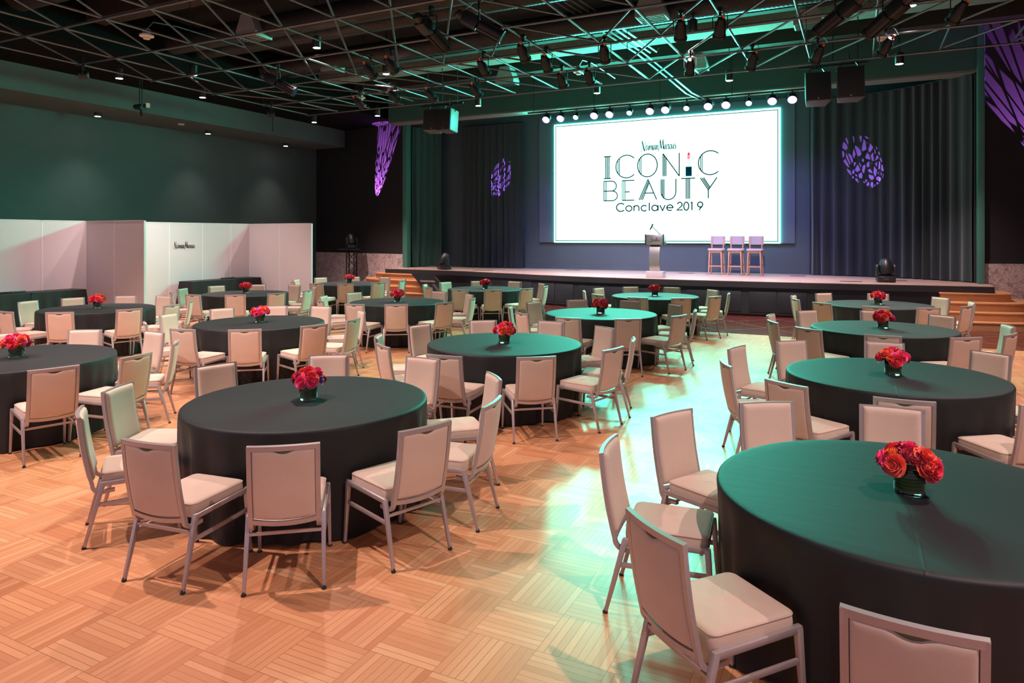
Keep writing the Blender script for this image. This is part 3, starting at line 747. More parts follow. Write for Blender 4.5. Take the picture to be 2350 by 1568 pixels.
for k in range(4):
    z0 = .1 + k * .35; z1 = z0 + .35
    for i in range(4):
        a = [(-h, -h), (h, -h), (h, h), (-h, h)][i]; b = [(h, -h), (h, h), (-h, h), (-h, -h)][i]
        if k % 2: a, b = b, a
        MB().tube([(*a, z0), (*b, z1)], .012, 6).build('brace', M['black_metal'], tw)
MB().box(-.3, .3, -.3, .3, 0, .02).build('foot_plate', M['black_metal'], tw)
MB().box(-.44, .44, -.3, .3, 1.53, 1.56).build('top_plate', M['black_metal'], tw)
moving_head('black moving-head light on top of the truss tower', (TX, TY, 1.56), R(60), R(-20))

# ------------------------------------------------------------------ hung loudspeakers
def speaker(label, loc, rz, tilt, w=.52, d=.45, h=.62, pale=True):
    t = thing('loudspeaker', label, 'speaker', loc, rz, 'hung loudspeakers')
    t.rotation_euler = (tilt, 0, rz)
    MB().prism([(-w / 2, -d / 2), (w / 2, -d / 2), (w / 2 * .72, d / 2), (-w / 2 * .72, d / 2)], -h / 2, h / 2).build('cabinet', M['cabinet'], t, bevel=.012)
    MB().box(-w / 2 + .015, w / 2 - .015, -d / 2 - .018, -d / 2 + .002, -h / 2 + .02, h / 2 - .015).build('front_grille', M['grille'], t, bevel=.006)
    MB().box(-.012, .012, -d / 2 - .021, -d / 2 - .016, -h / 2 + .045, -h / 2 + .065).build('badge', M['ivory'], t)
    m = MB()
    for sx in (-1, 1): m.bar((sx * w * .45, 0, h / 2 - .05), (sx * w * .22, 0, h / 2 + .16), .04, .02)
    m.bar((-w * .22, 0, h / 2 + .16), (w * .22, 0, h / 2 + .16), .04, .02)
    m.build('bracket', M['black_metal'], t)
    MB().tube([(0, 0, h / 2 + .16), (0, .0, h / 2 + .34)], .015, 6).build('hanger', M['black_metal'], t)
    for sx in (-1, 1):
        MB().box(sx * w * .36 - .01 + .0, sx * w * .36 + .01, d * .05, d * .2, -.12, .12).build('handle', M['black_metal'], t)
    return t
speaker('dark loudspeaker hung left of the stage, left one of its pair', (-10.98, 16.95, 5.36), R(15), R(-6), .5)
speaker('dark loudspeaker hung left of the stage, its right side lit green', (-10.42, 16.85, 5.32), R(-6), R(-5), .5)
speaker('dark loudspeaker hung right of the stage, tilted left one of its pair', (-.82, 16.9, 5.32), R(10), R(-8), .54, h=.66)
speaker('dark loudspeaker hung right of the stage, upright right one of its pair', (-.17, 16.85, 5.36), R(9), R(-3), .56, h=.7)
sf = thing('speaker_frame', 'black rigging frame holding the right pair of loudspeakers', 'frame', (-.5, 16.9, 5.75))
MB().bar((-.7, .1, .1), (.7, .1, .1), .04, .04).build('crossbar', M['black_metal'], sf)
for x in (-.5, 0, .5): MB().tube([(x, .1, .1), (x, .1, 1.6)], .012, 6).build('drop_rod', M['black_metal'], sf)
sf2 = dup(sf, (-10.75, 16.95, 5.75), None, 'black rigging frame holding the left pair of loudspeakers')
# ------------------------------------------------------------------ pipe grid under the ceiling
ZG = 5.86; GU, GV = 1.21, 1.789
gx = lambda j: -3.334 + GU * j
gy = lambda r: 16.58 - GV * r
JL, JR, RN = -10, 8, 9
grid = thing('lighting_grid', 'dark ceiling grid of straight and diagonal metal pipes across the hall', 'pipe grid', (-4, 8, ZG))
def pipe(a, b, z=ZG, r=.024):
    local(MB().tube([(*a, z), (*b, z)], r, 8).build('pipe', M['pipe'], grid, smooth=60), grid)
for r in range(RN + 1): pipe((gx(JL), gy(r)), (gx(JR), gy(r)), ZG - .03)
for j in range(JL, JR + 1): pipe((gx(j), gy(0)), (gx(j), gy(RN)))
def diag(j, r):                                       # 'A' : x grows with y, 'B' : x falls with y
    if r <= 1: return 'B' if j >= -1 else 'A'
    if r == 2: return 'A' if j == -2 else 'B'
    return 'B' if j <= -3 else 'A'
cells = {(j, r): diag(j, r) for j in range(JL, JR) for r in range(RN)}
done = set()
for (j, r), k in sorted(cells.items()):
    if (j, r) in done: continue
    dj = 1 if k == 'B' else -1                        # stepping towards the camera (r + 1)
    j0, r0 = j, r
    while cells.get((j0 - dj, r0 - 1)) == k: j0, r0 = j0 - dj, r0 - 1
    j1, r1 = j0, r0; done.add((j1, r1))
    while cells.get((j1 + dj, r1 + 1)) == k: j1, r1 = j1 + dj, r1 + 1; done.add((j1, r1))
    st = (gx(j0 + (1 if k == 'A' else 0)), gy(r0)); en = (gx(j1 + (0 if k == 'A' else 1)), gy(r1 + 1))
    pipe(st, en, ZG + .02, .021)
for j in range(JL, JR + 1, 3):
    for r in (1, 4, 7):
        local(MB().tube([(gx(j), gy(r), ZG), (gx(j), gy(r), 7.4)], .009, 5).build('hanger_rod', M['black_metal'], grid), grid)

# ------------------------------------------------------------------ can lights
def can_proto():
    t = thing('can_light', 'x', 'stage light', (0, 0, 0), 0, 'black can lights on the pipe grid')
    A = Matrix.Rotation(R(-132), 4, 'X')              # local +Z of the lathe becomes forward-down
    MB().lathe([(.03, -.21), (.06, -.2), (.075, -.13), (.094, -.1), (.1, .02), (.1, .1), (.112, .105), (.114, .15), (.104, .155)], 20, A).build('can_body', M['black_metal'], t, smooth=50)
    MB().lathe([(0, .157), (.1, .156)], 20, A, cap=False).build('lens', M['glass_lens'], t)
    MB().lathe([(.02, -.27), (.022, -.2)], 8, A @ Matrix.Translation((.03, 0, 0))).build('connector', M['orange'], t)
    MB().tube([(-.12, 0, 0), (-.122, 0, .2), (-.09, 0, .225), (.09, 0, .225), (.122, 0, .2), (.12, 0, 0)], .009, 6).build('yoke', M['black_metal'], t)
    m = MB().box(-.022, .022, -.02, .02, .22, .30); m.tube([(0, -.03, .33), (0, .03, .33)], .045, 8)
    m.build('clamp', M['black_metal'], t)
    MB().tube([(.03, -.14, .2), (.08, -.24, .17), (.03, -.2, .3), (0, -.06, .36)], .006, 5).build('cable', M['black_plastic'], t)
    return t
CANS = [(-9.24, 11.81, 'twin can lights left of centre, the left one'), (-8.54, 11.61, 'twin can lights left of centre, the right one'), (-11.69, 14.5, 'last can light at the left end of the front pipes'), (-10.35, 14.2, 'can light just above the left purple streak'),
    (-9.45, 14.48, 'can light above the left loudspeaker of the left pair'), (-8.2, 14.52, 'can light beside the downlight right of the left loudspeakers'), (-6.95, 12.62, 'can light halfway between the left loudspeakers and the ceiling centre'), (-5.7, 11.92, 'wide-tilted can light upper of two near ceiling centre'),
    (-5.63, 12.86, 'upright can light lower of two near ceiling centre'), (-5.92, 14.39, 'can light on the front pipe above the left screen corner'), (-5.26, 14.35, 'can light on the front pipe beside the ceiling downlight over the screen'), (-4.34, 12.68, 'can light behind the front pipe over the title lettering'),
    (-2.69, 11.81, 'can light partly hiding a bright downlight, top centre right'), (-3.1, 14.45, 'small can light on the front pipe above the screen centre-right'), (-2.07, 11.98, 'can light right of the bright downlight, top centre right'), (-1.89, 14.53, 'can light on the front pipe above the right screen corner'),
    (-.7, 14.56, 'can light right above the tilted right loudspeaker'), (.45, 14.51, 'can light on the front pipe right of the right loudspeakers'), (1.39, 12.81, 'can light nearest the right frame edge at the top')]
c0 = can_proto()
for i, (x, y, lab) in enumerate(CANS):
    tx, ty = -5.5, 21.0
    rz = math.atan2(ty - y, tx - x) - PI / 2
    o = c0 if i == 0 else dup(c0)
    o.location = (x, y, 5.52); o.rotation_euler = (0, 0, rz * .9); o['label'] = 'black ' + lab

# ------------------------------------------------------------------ long profile spotlights
def ell_proto():
    t = thing('profile_spotlight', 'x', 'stage light', (0, 0, 0), 0, 'long profile spotlights on the pipe grid')
    A = Matrix.Rotation(R(-118), 4, 'X')
    m = MB()
    for i in range(8):
        a0 = 2 * PI * i / 8
        m.box(-.008, .008, .1, .118, -.02, .38, A @ Matrix.Rotation(a0, 4, 'Z'))
    m.lathe([(.08, -.02), (.102, 0), (.102, .38), (.112, .385), (.112, .42), (.1, .42)], 16, A)
    m.build('lens_tube', M['black_metal'], t, smooth=40)
    MB().box(-.1, .1, -.1, .1, -.3, -.03, A).build('lamp_housing', M['black_metal'], t, bevel=.015)
    MB().lathe([(.05, -.42), (.075, -.4), (.08, -.3)], 12, A).build('lamp_cap', M['black_plastic'], t)
    MB().lathe([(0, .423), (.1, .422)], 16, A, cap=False).build('lens', M['glass_lens'], t)
    MB().tube([(-.125, 0, 0), (-.128, 0, .24), (-.1, 0, .27), (.1, 0, .27), (.128, 0, .24), (.125, 0, 0)], .011, 6).build('yoke', M['black_metal'], t)
    m = MB().box(-.025, .025, -.02, .02, .26, .36); m.tube([(0, -.03, .4), (0, .03, .4)], .045, 8)
    m.build('clamp', M['black_metal'], t)
    MB().tube([(.04, -.3, .22), (.14, -.42, .1), (.2, -.25, .16), (.05, -.05, .38)], .007, 5).build('cable', M['black_plastic'], t)
    return t
e0 = ell_proto()
for i, (x, y, rz, lab) in enumerate([(-11.5, 11.45, -62, 'long black profile spotlight left of centre, pointing right and down'), (-6.36, 9.74, -10, 'long black profile spotlight at top centre, nearly upright, left of two'), (-5.45, 9.75, -62, 'long black profile spotlight at top centre, slanting right, right of two'),
        (-.25, 11.75, 62, 'long black profile spotlight at top right, slanting left, left of two'), (.42, 12.15, 52, 'long black profile spotlight at top right, slanting left, right of two')]):
    o = e0 if i == 0 else dup(e0)
    o.location = (x, y, 5.44); o.rotation_euler = (0, 0, R(rz)); o['label'] = lab
# small LED cans on the left end of the grid
def led_proto():
    t = thing('led_can', 'small black round LED light under the grid at far left', 'stage light', (-14.85, 9.2, 5.5), R(-40), 'small LED lights on the left')
    A = Matrix.Rotation(R(95), 4, 'X')
    MB().lathe([(.07, -.1), (.09, -.08), (.095, .06), (.1, .065), (.1, .08), (.0, .081)], 18, A).build('housing', M['black_metal'], t)
    m = MB()
    for k in range(7):
        r = 0 if k == 6 else .052
        m.lathe([(0, .084), (.014, .083)], 8, A @ Matrix.Translation((r * math.cos(k * PI / 3), r * math.sin(k * PI / 3), 0)), cap=False)
    m.build('led_lenses', M['yellow'], t)
    MB().tube([(-.11, 0, 0), (-.11, 0, .16), (.11, 0, .16), (.11, 0, 0)], .009, 6).build('yoke', M['black_metal'], t)
    MB().box(-.02, .02, -.02, .02, .16, .38).build('clamp', M['black_metal'], t)
    return t
l0 = led_proto()
dup(l0, (-14.85, 14.5, 5.5), None, 'small black round LED light near the grid corner above the partition wing')
pj = thing('hung_fixture', 'twin-rod hung black fixture casting a shadow on the green bulkhead', 'stage light', (-17.2, 12.2, 5.55))
for x in (-.05, .05): MB().tube([(x, 0, 0), (x, 0, .78)], .014, 6).build('rod', M['black_metal'], pj)
MB().tube([(-.22, 0, -.02), (.22, -.06, -.08)], [.07, .1], 10).build('housing', M['black_metal'], pj)
MB().tube([(.0, 0, -.02), (.02, 0, -.28)], .03, 8).build('stem', M['black_metal'], pj)
MB().box(.26, .3, -.05, .05, -.08, .04).build('label_plate', M['ivory'], pj)
hr = thing('drop_rod', 'thin black rod hanging from the ceiling above the right partition booth', 'rod', (-16.5, 16.2, 5.4))
MB().tube([(0, 0, 0), (0, 0, .88)], .018, 6).build('rod', M['black_metal'], hr)
MB().lathe([(.03, -.04), (.03, .03)], 8).build('end_socket', M['black_metal'], hr)

# ------------------------------------------------------------------ downlights
def down_proto():
    t = thing('downlight', 'x', 'ceiling light', (0, 0, 0), 0, 'lit cylinder downlights')
    MB().lathe([(.085, .0), (.09, .005), (.09, .24), (.06, .26), (.012, .27), (.012, .34)], 20).build('cylinder', M['black_metal'], t, smooth=50)
    MB().lathe([(0, -.004), (.08, -.003)], 20, cap=False).build('lamp_disc', M['lamp'], t)
    return t
M['lamp'] = emitter('warm_pink_lamp', (1.0, .80, .78), 26)
DOWN = [(-10.68, 11.77, 6.2, 'lit downlight in the upper left of the ceiling, nearest the grid centre'), (-14.75, 11.88, 6.05, 'lit downlight behind the grid, above the left partition wing'), (-10.81, 14.46, 6.2, 'lit downlight between the twin can lights'), (-3.0, 14.26, 6.2, 'lit downlight partly behind a can light, top centre right'),
    (.86, 14.4, 6.2, 'lit downlight at the top edge near the right frame corner'), (-16.14, 10.88, 5.9, 'lit downlight before the bulkhead, leftmost one'), (-16.29, 13.41, 5.9, 'lit downlight before the bulkhead, second from left'), (-16.46, 18.02, 5.9, 'lit downlight before the black wall, above the partition end'),
    (-13.76, 17.95, 5.9, 'lit downlight left of the purple streak'), (-10.04, 17.9, 5.9, 'lit downlight right of the left loudspeakers'), (-6.29, 17.75, 5.9, 'lit downlight on the header above the left half of the screen'), (-2.85, 17.77, 5.9, 'lit downlight on the header above the right half of the screen'), (.83, 17.76, 5.9, 'lit downlight right of the right loudspeakers'),
    (-20.22, 12.56, 5.5, 'lit downlight under the left soffit, leftmost of three'), (-20.22, 16.35, 5.5, 'lit downlight under the left soffit, middle of three'), (-20.0, 19.9, 5.5, 'lit downlight low before the dark corner, right of three')]
d0 = down_proto()
def zc_at(x): return SO if x < BU else (6.28 if x < -15.2 else ZC)
for i, (x, y, z, lab) in enumerate(DOWN):
    o = d0 if i == 0 else dup(d0)
    if i >= 13: x = -19.6
    o.location = (x, y, z); o['label'] = lab
    top = zc_at(x)
    if i < 13 or True:
        h = top - z - .27
        if h > .06: MB().tube([(0, 0, .27), (0, 0, top - z)], .01, 5).build('rod', M['black_metal'], o)
sp = thing('ceiling_disc', 'small pale round disc on the underside of the left bulkhead', 'detector', (-19.2, 15.0, 5.59))
MB().lathe([(.1, .02), (.1, .0), (.07, -.02), (0, -.022)], 18).build('cover', M['ivory'], sp)
sm = thing('smoke_detector', 'white smoke detector under the grid at upper left', 'detector', (-12.29, 8.84, 5.9), 0, 'white smoke detectors')
MB().lathe([(.13, .03), (.13, .0), (.07, -.015), (.06, -.05), (.0, -.06)], 20).build('sensor', M['ivory'], sm)
MB().box(-.05, .05, -.05, .05, .03, .14).build('junction_box', M['vent'], sm)
MB().tube([(0, 0, .14), (.05, .1, .3), (.1, .6, .34), (.1, 2.4, .34)], .012, 6).build('conduit', M['pipe'], sm)
for x, y, lab in [(-12.44, 15.47, 'white smoke detector between the can lights left of the purple streak'), (-5.87, 15.29, 'white smoke detector above the front pipe near the screen left'), (.4, 15.3, 'white smoke detector behind a can light at upper right')]:
    dup(sm, (x, y, 5.9), None, lab)
# ducts, vents and conduits
def duct(y, z, r, label):
    t = thing('air_duct', label, 'duct', (-3, y, z))
    m = MB(); n = 240
    prof = []
    for i in range(n + 1):
        x = -12 + 20.5 * i / n
        for k, dr in ((0, 0), (.02, .005), (.04, 0)): prof.append((r + dr, x + k))
    m.lathe(prof, 20, Matrix.Rotation(R(90), 4, 'Y'))
    m.build('spiral_tube', M['duct'], t, smooth=50)
duct(11.5, 6.75, .25, 'round spiral air duct across the hall above the left of the grid')
duct(12.35, 6.8, .22, 'slim round spiral air duct just behind the bigger one')
duct(14.45, 6.78, .26, 'round spiral air duct across the hall nearest the stage')
duct(8.0, 6.85, .3, 'wide round air duct at the top left of the frame')
def vent(x, y, z, w, d, lab, rz=0):
    t = thing('air_vent', lab, 'vent', (x, y, z), R(rz), 'pale ceiling air vents')
    MB().box(-w / 2, w / 2, -d / 2, d / 2, 0, .12).build('vent_box', M['vent'], t, bevel=.01)
    m = MB()
    for k in range(5): m.box(-w / 2 + .03, w / 2 - .03, -d / 2 + d * (k + .5) / 5 - .01, -d / 2 + d * (k + .5) / 5 + .01, -.012, 0)
    m.build('louvres', M['duct'], t)
    MB().prism([(-w / 2, .12), (w / 2, .12), (w / 4, .5), (-w / 4, .5)], -d / 2, d / 2, Matrix(((1, 0, 0, 0), (0, 0, 1, 0), (0, 1, 0, 0), (0, 0, 0, 1)))).build('hood', M['vent'], t)
vent(-3.77, 14.0, 6.5, .6, .5, 'green-lit ceiling vent at top centre right')
vent(-3.83, 18.9, 6.5, .5, .4, 'green-lit ceiling vent low over the screen centre')
vent(-.95, 16.0, 6.5, .55, .45, 'green-lit ceiling vent at top right')
vent(-12.07, 11.3, 6.45, .6, .5, 'ceiling vent hood behind the left profile spotlight')
vent(-9.23, 18.2, 6.5, .6, .4, 'ceiling vent left of the screen behind the front pipe')
vent(-12.6, 14.5, 6.45, .5, .4, 'ceiling vent hood above the left end of the front pipes')
cd = thing('conduit_bundle', 'bundle of parallel conduits running down from the ceiling to the screen lights', 'conduit', (-5, 17, 6.5))
for k in range(4):
    dx = k * .16
    e = (-3.92 + dx, 19.72, 5.86) if k < 2 else (-4.9 + dx, 17.0, 6.72)
    local(MB().tube([(-5.9 + dx, 12.6, 7.1), (-4.95 + dx, 17.0, 6.62)] + ([(-4.25 + dx, 19.3, 6.0)] if k < 2 else []) + [e], .022, 6).build('conduit', M['pipe'], cd), cd)

# ------------------------------------------------------------------ coloured lights over the screen
M['purple'] = emitter('purple_lamp', (.5, .3, 1.0), 3); M['green_l'] = emitter('green_lamp', (.45, 1.0, .75), 9)
bar = thing('light_bar', 'black pipe carrying the coloured lights above the screen', 'pipe', (-5.1, 19.77, 5.92))
MB().tube([(-4.2, 0, 0), (4.2, 0, 0)], .025, 8).build('pipe', M['black_metal'], bar)
for k in range(5): MB().tube([(-4 + 2 * k, 0, 0), (-4 + 2 * k, 0, 1.48)], .01, 5).build('drop_rod', M['black_metal'], bar)
WASH = [(-8.65, 'p'), (-8.17, 'p'), (-7.67, 'g'), (-7.08, 'p'), (-6.60, 'p'), (-5.99, 'g'), (-5.38, 'p'), (-4.93, 'p'), (-4.33, 'g'), (-3.73, 'p'), (-3.25, 'p'), (-2.65, 'g'), (-2.05, 'p'), (-1.55, 'p')]
def wash(x, k, lab):
    t = thing('stage_wash_light', lab, 'stage light', (x, 19.75, 5.69), 0, 'coloured lights above the screen')
    r = .125 if k == 'p' else .082
    A = Matrix.Rotation(R(130), 4, 'X')
    MB().lathe([(r * .6, -.16), (r * .95, -.12), (r, .05), (r * .96, .06)], 18, A).build('housing', M['black_metal'], t, smooth=50)
    MB().lathe([(0, .064), (r * .93, .062)], 18, A, cap=False).build('lamp_face', M['purple' if k == 'p' else 'green_l'], t)
    MB().tube([(-r - .02, 0, 0), (-r - .02, .02, .18), (r + .02, .02, .18), (r + .02, 0, 0)], .009, 6).build('yoke', M['black_metal'], t)
    MB().box(-.02, .02, 0, .04, .18, .23).build('clamp', M['black_metal'], t)
    return t
ORD = ['first', 'second', 'third', 'fourth', 'fifth', 'sixth', 'seventh', 'eighth', 'ninth', 'tenth']
np_, ng = 0, 0
for x, k in WASH:
    if k == 'p': lab = 'lit purple stage light above the screen, %s purple one from left' % ORD[np_]; np_ += 1
    else: lab = 'small lit green stage light above the screen, %s green one from left' % ORD[ng]; ng += 1
    wash(x, k, lab)
# ------------------------------------------------------------------ round tables
RT, HT = .92, .765
def cloth_mesh(seed):
    rnd = random.Random(seed); n = 300
    modes = [(k, rnd.uniform(0, 6.28), rnd.uniform(.5, 1)) for k in (7, 11, 16, 19, 23, 29)]
    f = []
    for i in range(n):
        t = 2 * PI * i / n
        v = sum(a * math.sin(k * t + p + .6 * math.sin(3 * t + p)) for k, p, a in modes) / 2.4
        f.append(max(-1, min(1.3, math.copysign(abs(v) ** .85, v))))
    prof = [(0, 0, 0)]
    rows = []
    for r in (.25, .55, .8, .885): rows.append(('t', r, HT))
    rows += [('e', .906, HT - .002), ('e', .917, HT - .008), ('e', .921, HT - .02)]
    for k in range(1, 15): rows.append(('s', k / 14, 0))
    vs = [(0, 0, HT)]; fs = []
    for kind, a, z in rows:
        for i in range(n):
            t = 2 * PI * i / n
            if kind == 's':
                w = a ** 1.15
                rr = .921 - .030 * w + f[i] * .040 * a ** .65; zz = (HT - .02) * (1 - a) + .006 + .009 * (1 - math.cos(5 * t + seed)) * a
                tt = t + .012 * math.sin(9 * t + seed) * w
            else: rr, zz, tt = a, z + (.0012 * math.sin(3 * t + seed) * a if kind == 't' else 0), t
            vs.append((rr * math.cos(tt), rr * math.sin(tt), zz))
    for i in range(n): fs.append((0, 1 + i, 1 + (i + 1) % n))
    for r in range(len(rows) - 1):
        for i in range(n):
            a = 1 + r * n; b = a + n
            fs.append((a + i, b + i, b + (i + 1) % n, a + (i + 1) % n))
    return MB().add(vs, fs)
TAB = dict(O=(.23, 3.97), N=(.29, 7.3), M=(.31, 10.93), L=(.34, 14.74), A=(-3.85, 4.15), G=(-3.79, 7.4), H=(-3.82, 10.96), K=(-3.9, 14.7),
           B=(-7.93, 4.21), D=(-7.95, 7.56), F=(-8.06, 11.15), I=(-8.14, 14.87), C=(-12.1, 7.75), E=(-12.3, 11.27), J=(-12.38, 14.92))
ROW = {**{k: 'right-hand row' for k in 'ONML'}, **{k: 'middle row' for k in 'AGHK'}, **{k: 'left row' for k in 'BDFI'}, **{k: 'far-left row' for k in 'CEJ'}}
NTH = {}
for s in ('ONML', 'AGHK', 'BDFI', 'CEJ'):
    for i, k in enumerate(s): NTH[k] = ['nearest', 'second', 'third', 'farthest'][i] if len(s) == 4 else ['nearest', 'middle', 'farthest'][i]
TDESC = {k: '%s table of the %s' % (NTH[k], ROW[k]) for k in TAB}
BRG = dict(A=[-82.8, -52.3, -19.5, 9.5, 44.7, 87.9, 125.4, 165.8, -155, -124.7], G=[-86.2, -50.9, -13.6, 15, 57.1, 91.6, 128.7, 166, -153.5, -123.5],
    N=[-122.4, -89.6, -54, -18, 17, 52.6, 91, 129.9, 163.6, -157.3], O=[-173.8, 152.9, 122.6, 90.8, -130.1, -93.1, -55, -20, 17, 53],
    M=[-155, 170.9, 133.4, 93.1, 57.1, 11.6, -27, -125.5, -91.6, -57], L=[-157, 171.8, 130.5, 88.7, 43.3, 6.2, -30.1, -127, -92.7, -62],
    D=[-81.7, -50.6, -17, 12, 52, 96.7, 127.1, 159.5, -163, -122], B=[-88, -52, -17.5, 12, 45.3, 85.3, 124.2, 160, -160, -124],
    C=[-88, -52.2, -15.5, 14, 44, 98.8, 128.6, 162.9, -166.6, -125], F=[-83.6, -55.1, -20.6, 14, 52, 90, 127, 163, -160, -122],
    H=[-88.9, -55.7, -20.3, 12, 50, 88, 126, 162, -160, -124], I=[-83.6, -55, -23, 10, 48, 88, 126, 162, -160, -122],
    K=[-87.5, -56, -25, 10, 48, 90, 127, 162, -162, -124], E=[-84, -50, -19, 15, 52, 90, 127, 163, -160, -122], J=[-82.7, -54, -22, 14, 50, 88, 126, 162, -160, -122])
SKIP = {('O', 1), ('O', 2), ('O', 3), ('B', 6), ('B', 7), ('B', 8), ('B', 9)}          # wholly outside the frame
cl = [cloth_mesh(s) for s in (1, 2, 3)]
first = []
for i, (k, (x, y)) in enumerate(TAB.items()):
    lab = 'round banquet table under a black floor-length cloth, ' + TDESC[k]
    if i < 3:
        t = thing('banquet_table', lab, 'table', (x, y, 0), 0, 'black-clothed round banquet tables')
        cl[i].build('tablecloth', M['cloth'], t, smooth=60)
        first.append(t)
    else: dup(first[i % 3], (x, y, 0), (0, 0, PI * (i % 2)), lab)

# ------------------------------------------------------------------ banquet chair: local +Y looks at the table
def rr_ring(hx, y0, y1, r, z, n=5):
    out = []
    for cx, cy, a0 in ((hx - r, y1 - r, 0), (-hx + r, y1 - r, 90), (-hx + r, y0 + r, 180), (hx - r, y0 + r, 270)):
        for i in range(n + 1):
            a = R(a0 + 90 * i / n); out.append((cx + r * math.cos(a), cy + r * math.sin(a), z))
    return out
def rings(mb, rs, cap=True):
    n = len(rs[0]); vs = [p for r in rs for p in r]
    fs = [(k * n + i, k * n + (i + 1) % n, (k + 1) * n + (i + 1) % n, (k + 1) * n + i) for k in range(len(rs) - 1) for i in range(n)]
    if cap: fs += [tuple(range(n))[::-1], tuple((len(rs) - 1) * n + i for i in range(n))]
    return mb.add(vs, fs)
ZB0, ZB1 = .40, .853
def back_pt(x, z, off=0.0):                           # off > 0 towards the rear
    t = (z - .36) / .49
    y = -.245 - .085 * t - .012 * math.sin(PI * t) - .020 * (1 - (x / .2) ** 2)
    return (x, y - off * .985, z - off * .17)
def make_chair():
    t = thing('banquet_chair', 'x', 'chair', (0, 0, 0), 0, 'beige banquet chairs')
    mt = M['chair_metal']
    m = MB()
    hx, y0, y1 = .198, -.20, .235
    def zt(p, z): return (p[0], p[1], z)
    prof = [(.012, .386), (.0, .394), (-.003, .43), (.0, .464), (.003, .470), (.009, .4745), (.022, .478), (.04, .480)]
    rs = [rr_ring(hx - i, y0 + i, y1 - i, max(.012, .038 - i * .5), z) for i, z in prof]
    for s in (.75, .5, .25, .06):
        rs.append([(x * s * .86, (y - .017) * s * .88 + .017, .481 + .006 * (1 - s) - .010 * math.cos((y - .0) * 8) * (1 - s)) for x, y, z in rr_ring(hx - .0, y0, y1, .05, .0)])
    rings(m, rs); m.build('seat', M['beige'], t, smooth=50)
    ring = rr_ring(hx + .0005, y0 - .0005, y1 + .0005, .038, .466)
    MB().tube(ring, .0032, 5, closed=True).build('piping', M['piping'], t, smooth=80)
    for sx in (-1, 1):
        a = MB().bar((sx * .220, -.300, .012), (sx * .2115, -.195, .41), .019, .021, (0, 1, 0), w2=.028, h2=.032).build('leg', mt, t, bevel=.004)
        g = MB().lathe([(.013, .0), (.015, .004), (.015, .009), (.009, .016), (.009, .024)], 12, Matrix.Translation((sx * .2204, -.3025, 0))).build('foot_glide', M['glide'], a)
        b = MB().bar((sx * .220, .262, .012), (sx * .2115, .232, .42), .019, .021, (0, 1, 0), w2=.028, h2=.032).build('leg', mt, t, bevel=.004)
        MB().lathe([(.013, .0), (.015, .004), (.015, .009), (.009, .016), (.009, .024)], 12, Matrix.Translation((sx * .2204, .2625, 0))).build('foot_glide', M['glide'], b)
        MB().bar((sx * .2115, -.208, .402), (sx * .2115, .246, .414), .026, .03).build('side_rail', mt, t, bevel=.004)
        MB().bar((sx * .2145, -.236, .272), (sx * .2145, .243, .282), .014, .026).build('stretcher', mt, t, bevel=.003)
    MB().bar((-.21, -.222, .315), (.21, -.222, .315), .012, .018).build('cross_bar', mt, t)
    MB().bar((-.20, .2, .392), (.20, .2, .392), .018, .024).build('cross_bar', mt, t)
    # back frame: two uprights curling under the seat, top rail and curved lower rail
    m = MB()
    nz = 12
    for sx in (-1, 1):
        path = [back_pt(sx * .188, .853 - (.853 - .40) * i / nz) for i in range(nz + 1)]
        x = sx * .188; yb = path[-1][1]
        for a in range(1, 7):
            an = R(a * 15); path.append((x, yb + .055 * (1 - math.cos(an)), .40 - .055 * math.sin(an)))
        path.append((x, yb + .055 + .075, .352)); 
        W_, D_ = .026, .022
        L = []
        for i, p in enumerate(path):
            q = V(path[min(i + 1, len(path) - 1)]) - V(path[max(i - 1, 0)]); q.normalize()
            nrm = V((0, -q.z, q.y)); nrm.normalize()
            L.append([V(p) + V((dx * W_ / 2, 0, 0)) + nrm * dy * D_ / 2 for dx, dy in ((-1, -1), (1, -1), (1, 1), (-1, 1))])
        m.add([tuple(v) for r in L for v in r], [(i * 4 + j, i * 4 + (j + 1) % 4, (i + 1) * 4 + (j + 1) % 4, (i + 1) * 4 + j) for i in range(len(L) - 1) for j in range(4)] + [(3, 2, 1, 0), tuple(len(L) * 4 - 4 + j for j in range(4))])
    def crossrail(z0, z1, d, n=12, dip=0):
        L = []
        for i in range(n + 1):
            x = -.2005 + .401 * i / n; dz = -dip * (1 - (x / .2) ** 2)
            L.append([back_pt(x, z0 + dz, d / 2), back_pt(x, z1 + dz, d / 2), back_pt(x, z1 + dz, -d / 2), back_pt(x, z0 + dz, -d / 2)])
        m.add([p for r in L for p in r], [(i * 4 + j, i * 4 + (j + 1) % 4, (i + 1) * 4 + (j + 1) % 4, (i + 1) * 4 + j) for i in range(n) for j in range(4)] + [(3, 2, 1, 0), tuple(n * 4 + j for j in range(4))])
    crossrail(.828, .856, .022); crossrail(.392, .42, .02, 12, .018)
    m.build('back_frame', mt, t, smooth=35)
    # front cushion
    def pad(x0, x1, z0, z1, base, th, rad, nx=14, nz=16, dip=None):
        def fn(u, v):
            x = x0 + (x1 - x0) * u; z = z0 + (z1 - z0) * v
            d = min(x - x0, x1 - x, z - z0, z1 - z)
            h = th * math.sqrt(max(0, 1 - (1 - min(1, d / rad)) ** 2))
            return back_pt(x, z, base - h)
        m = MB().grid(fn, nx, nz)
        m.grid(lambda u, v: back_pt(x0 + (x1 - x0) * u, z0 + (z1 - z0) * v, base), nx, nz, flip=True)
        return m
    cs = lambda n: None
    def ease(k):                                      # denser rows near the rim
        return .5 - .5 * math.cos(PI * k)
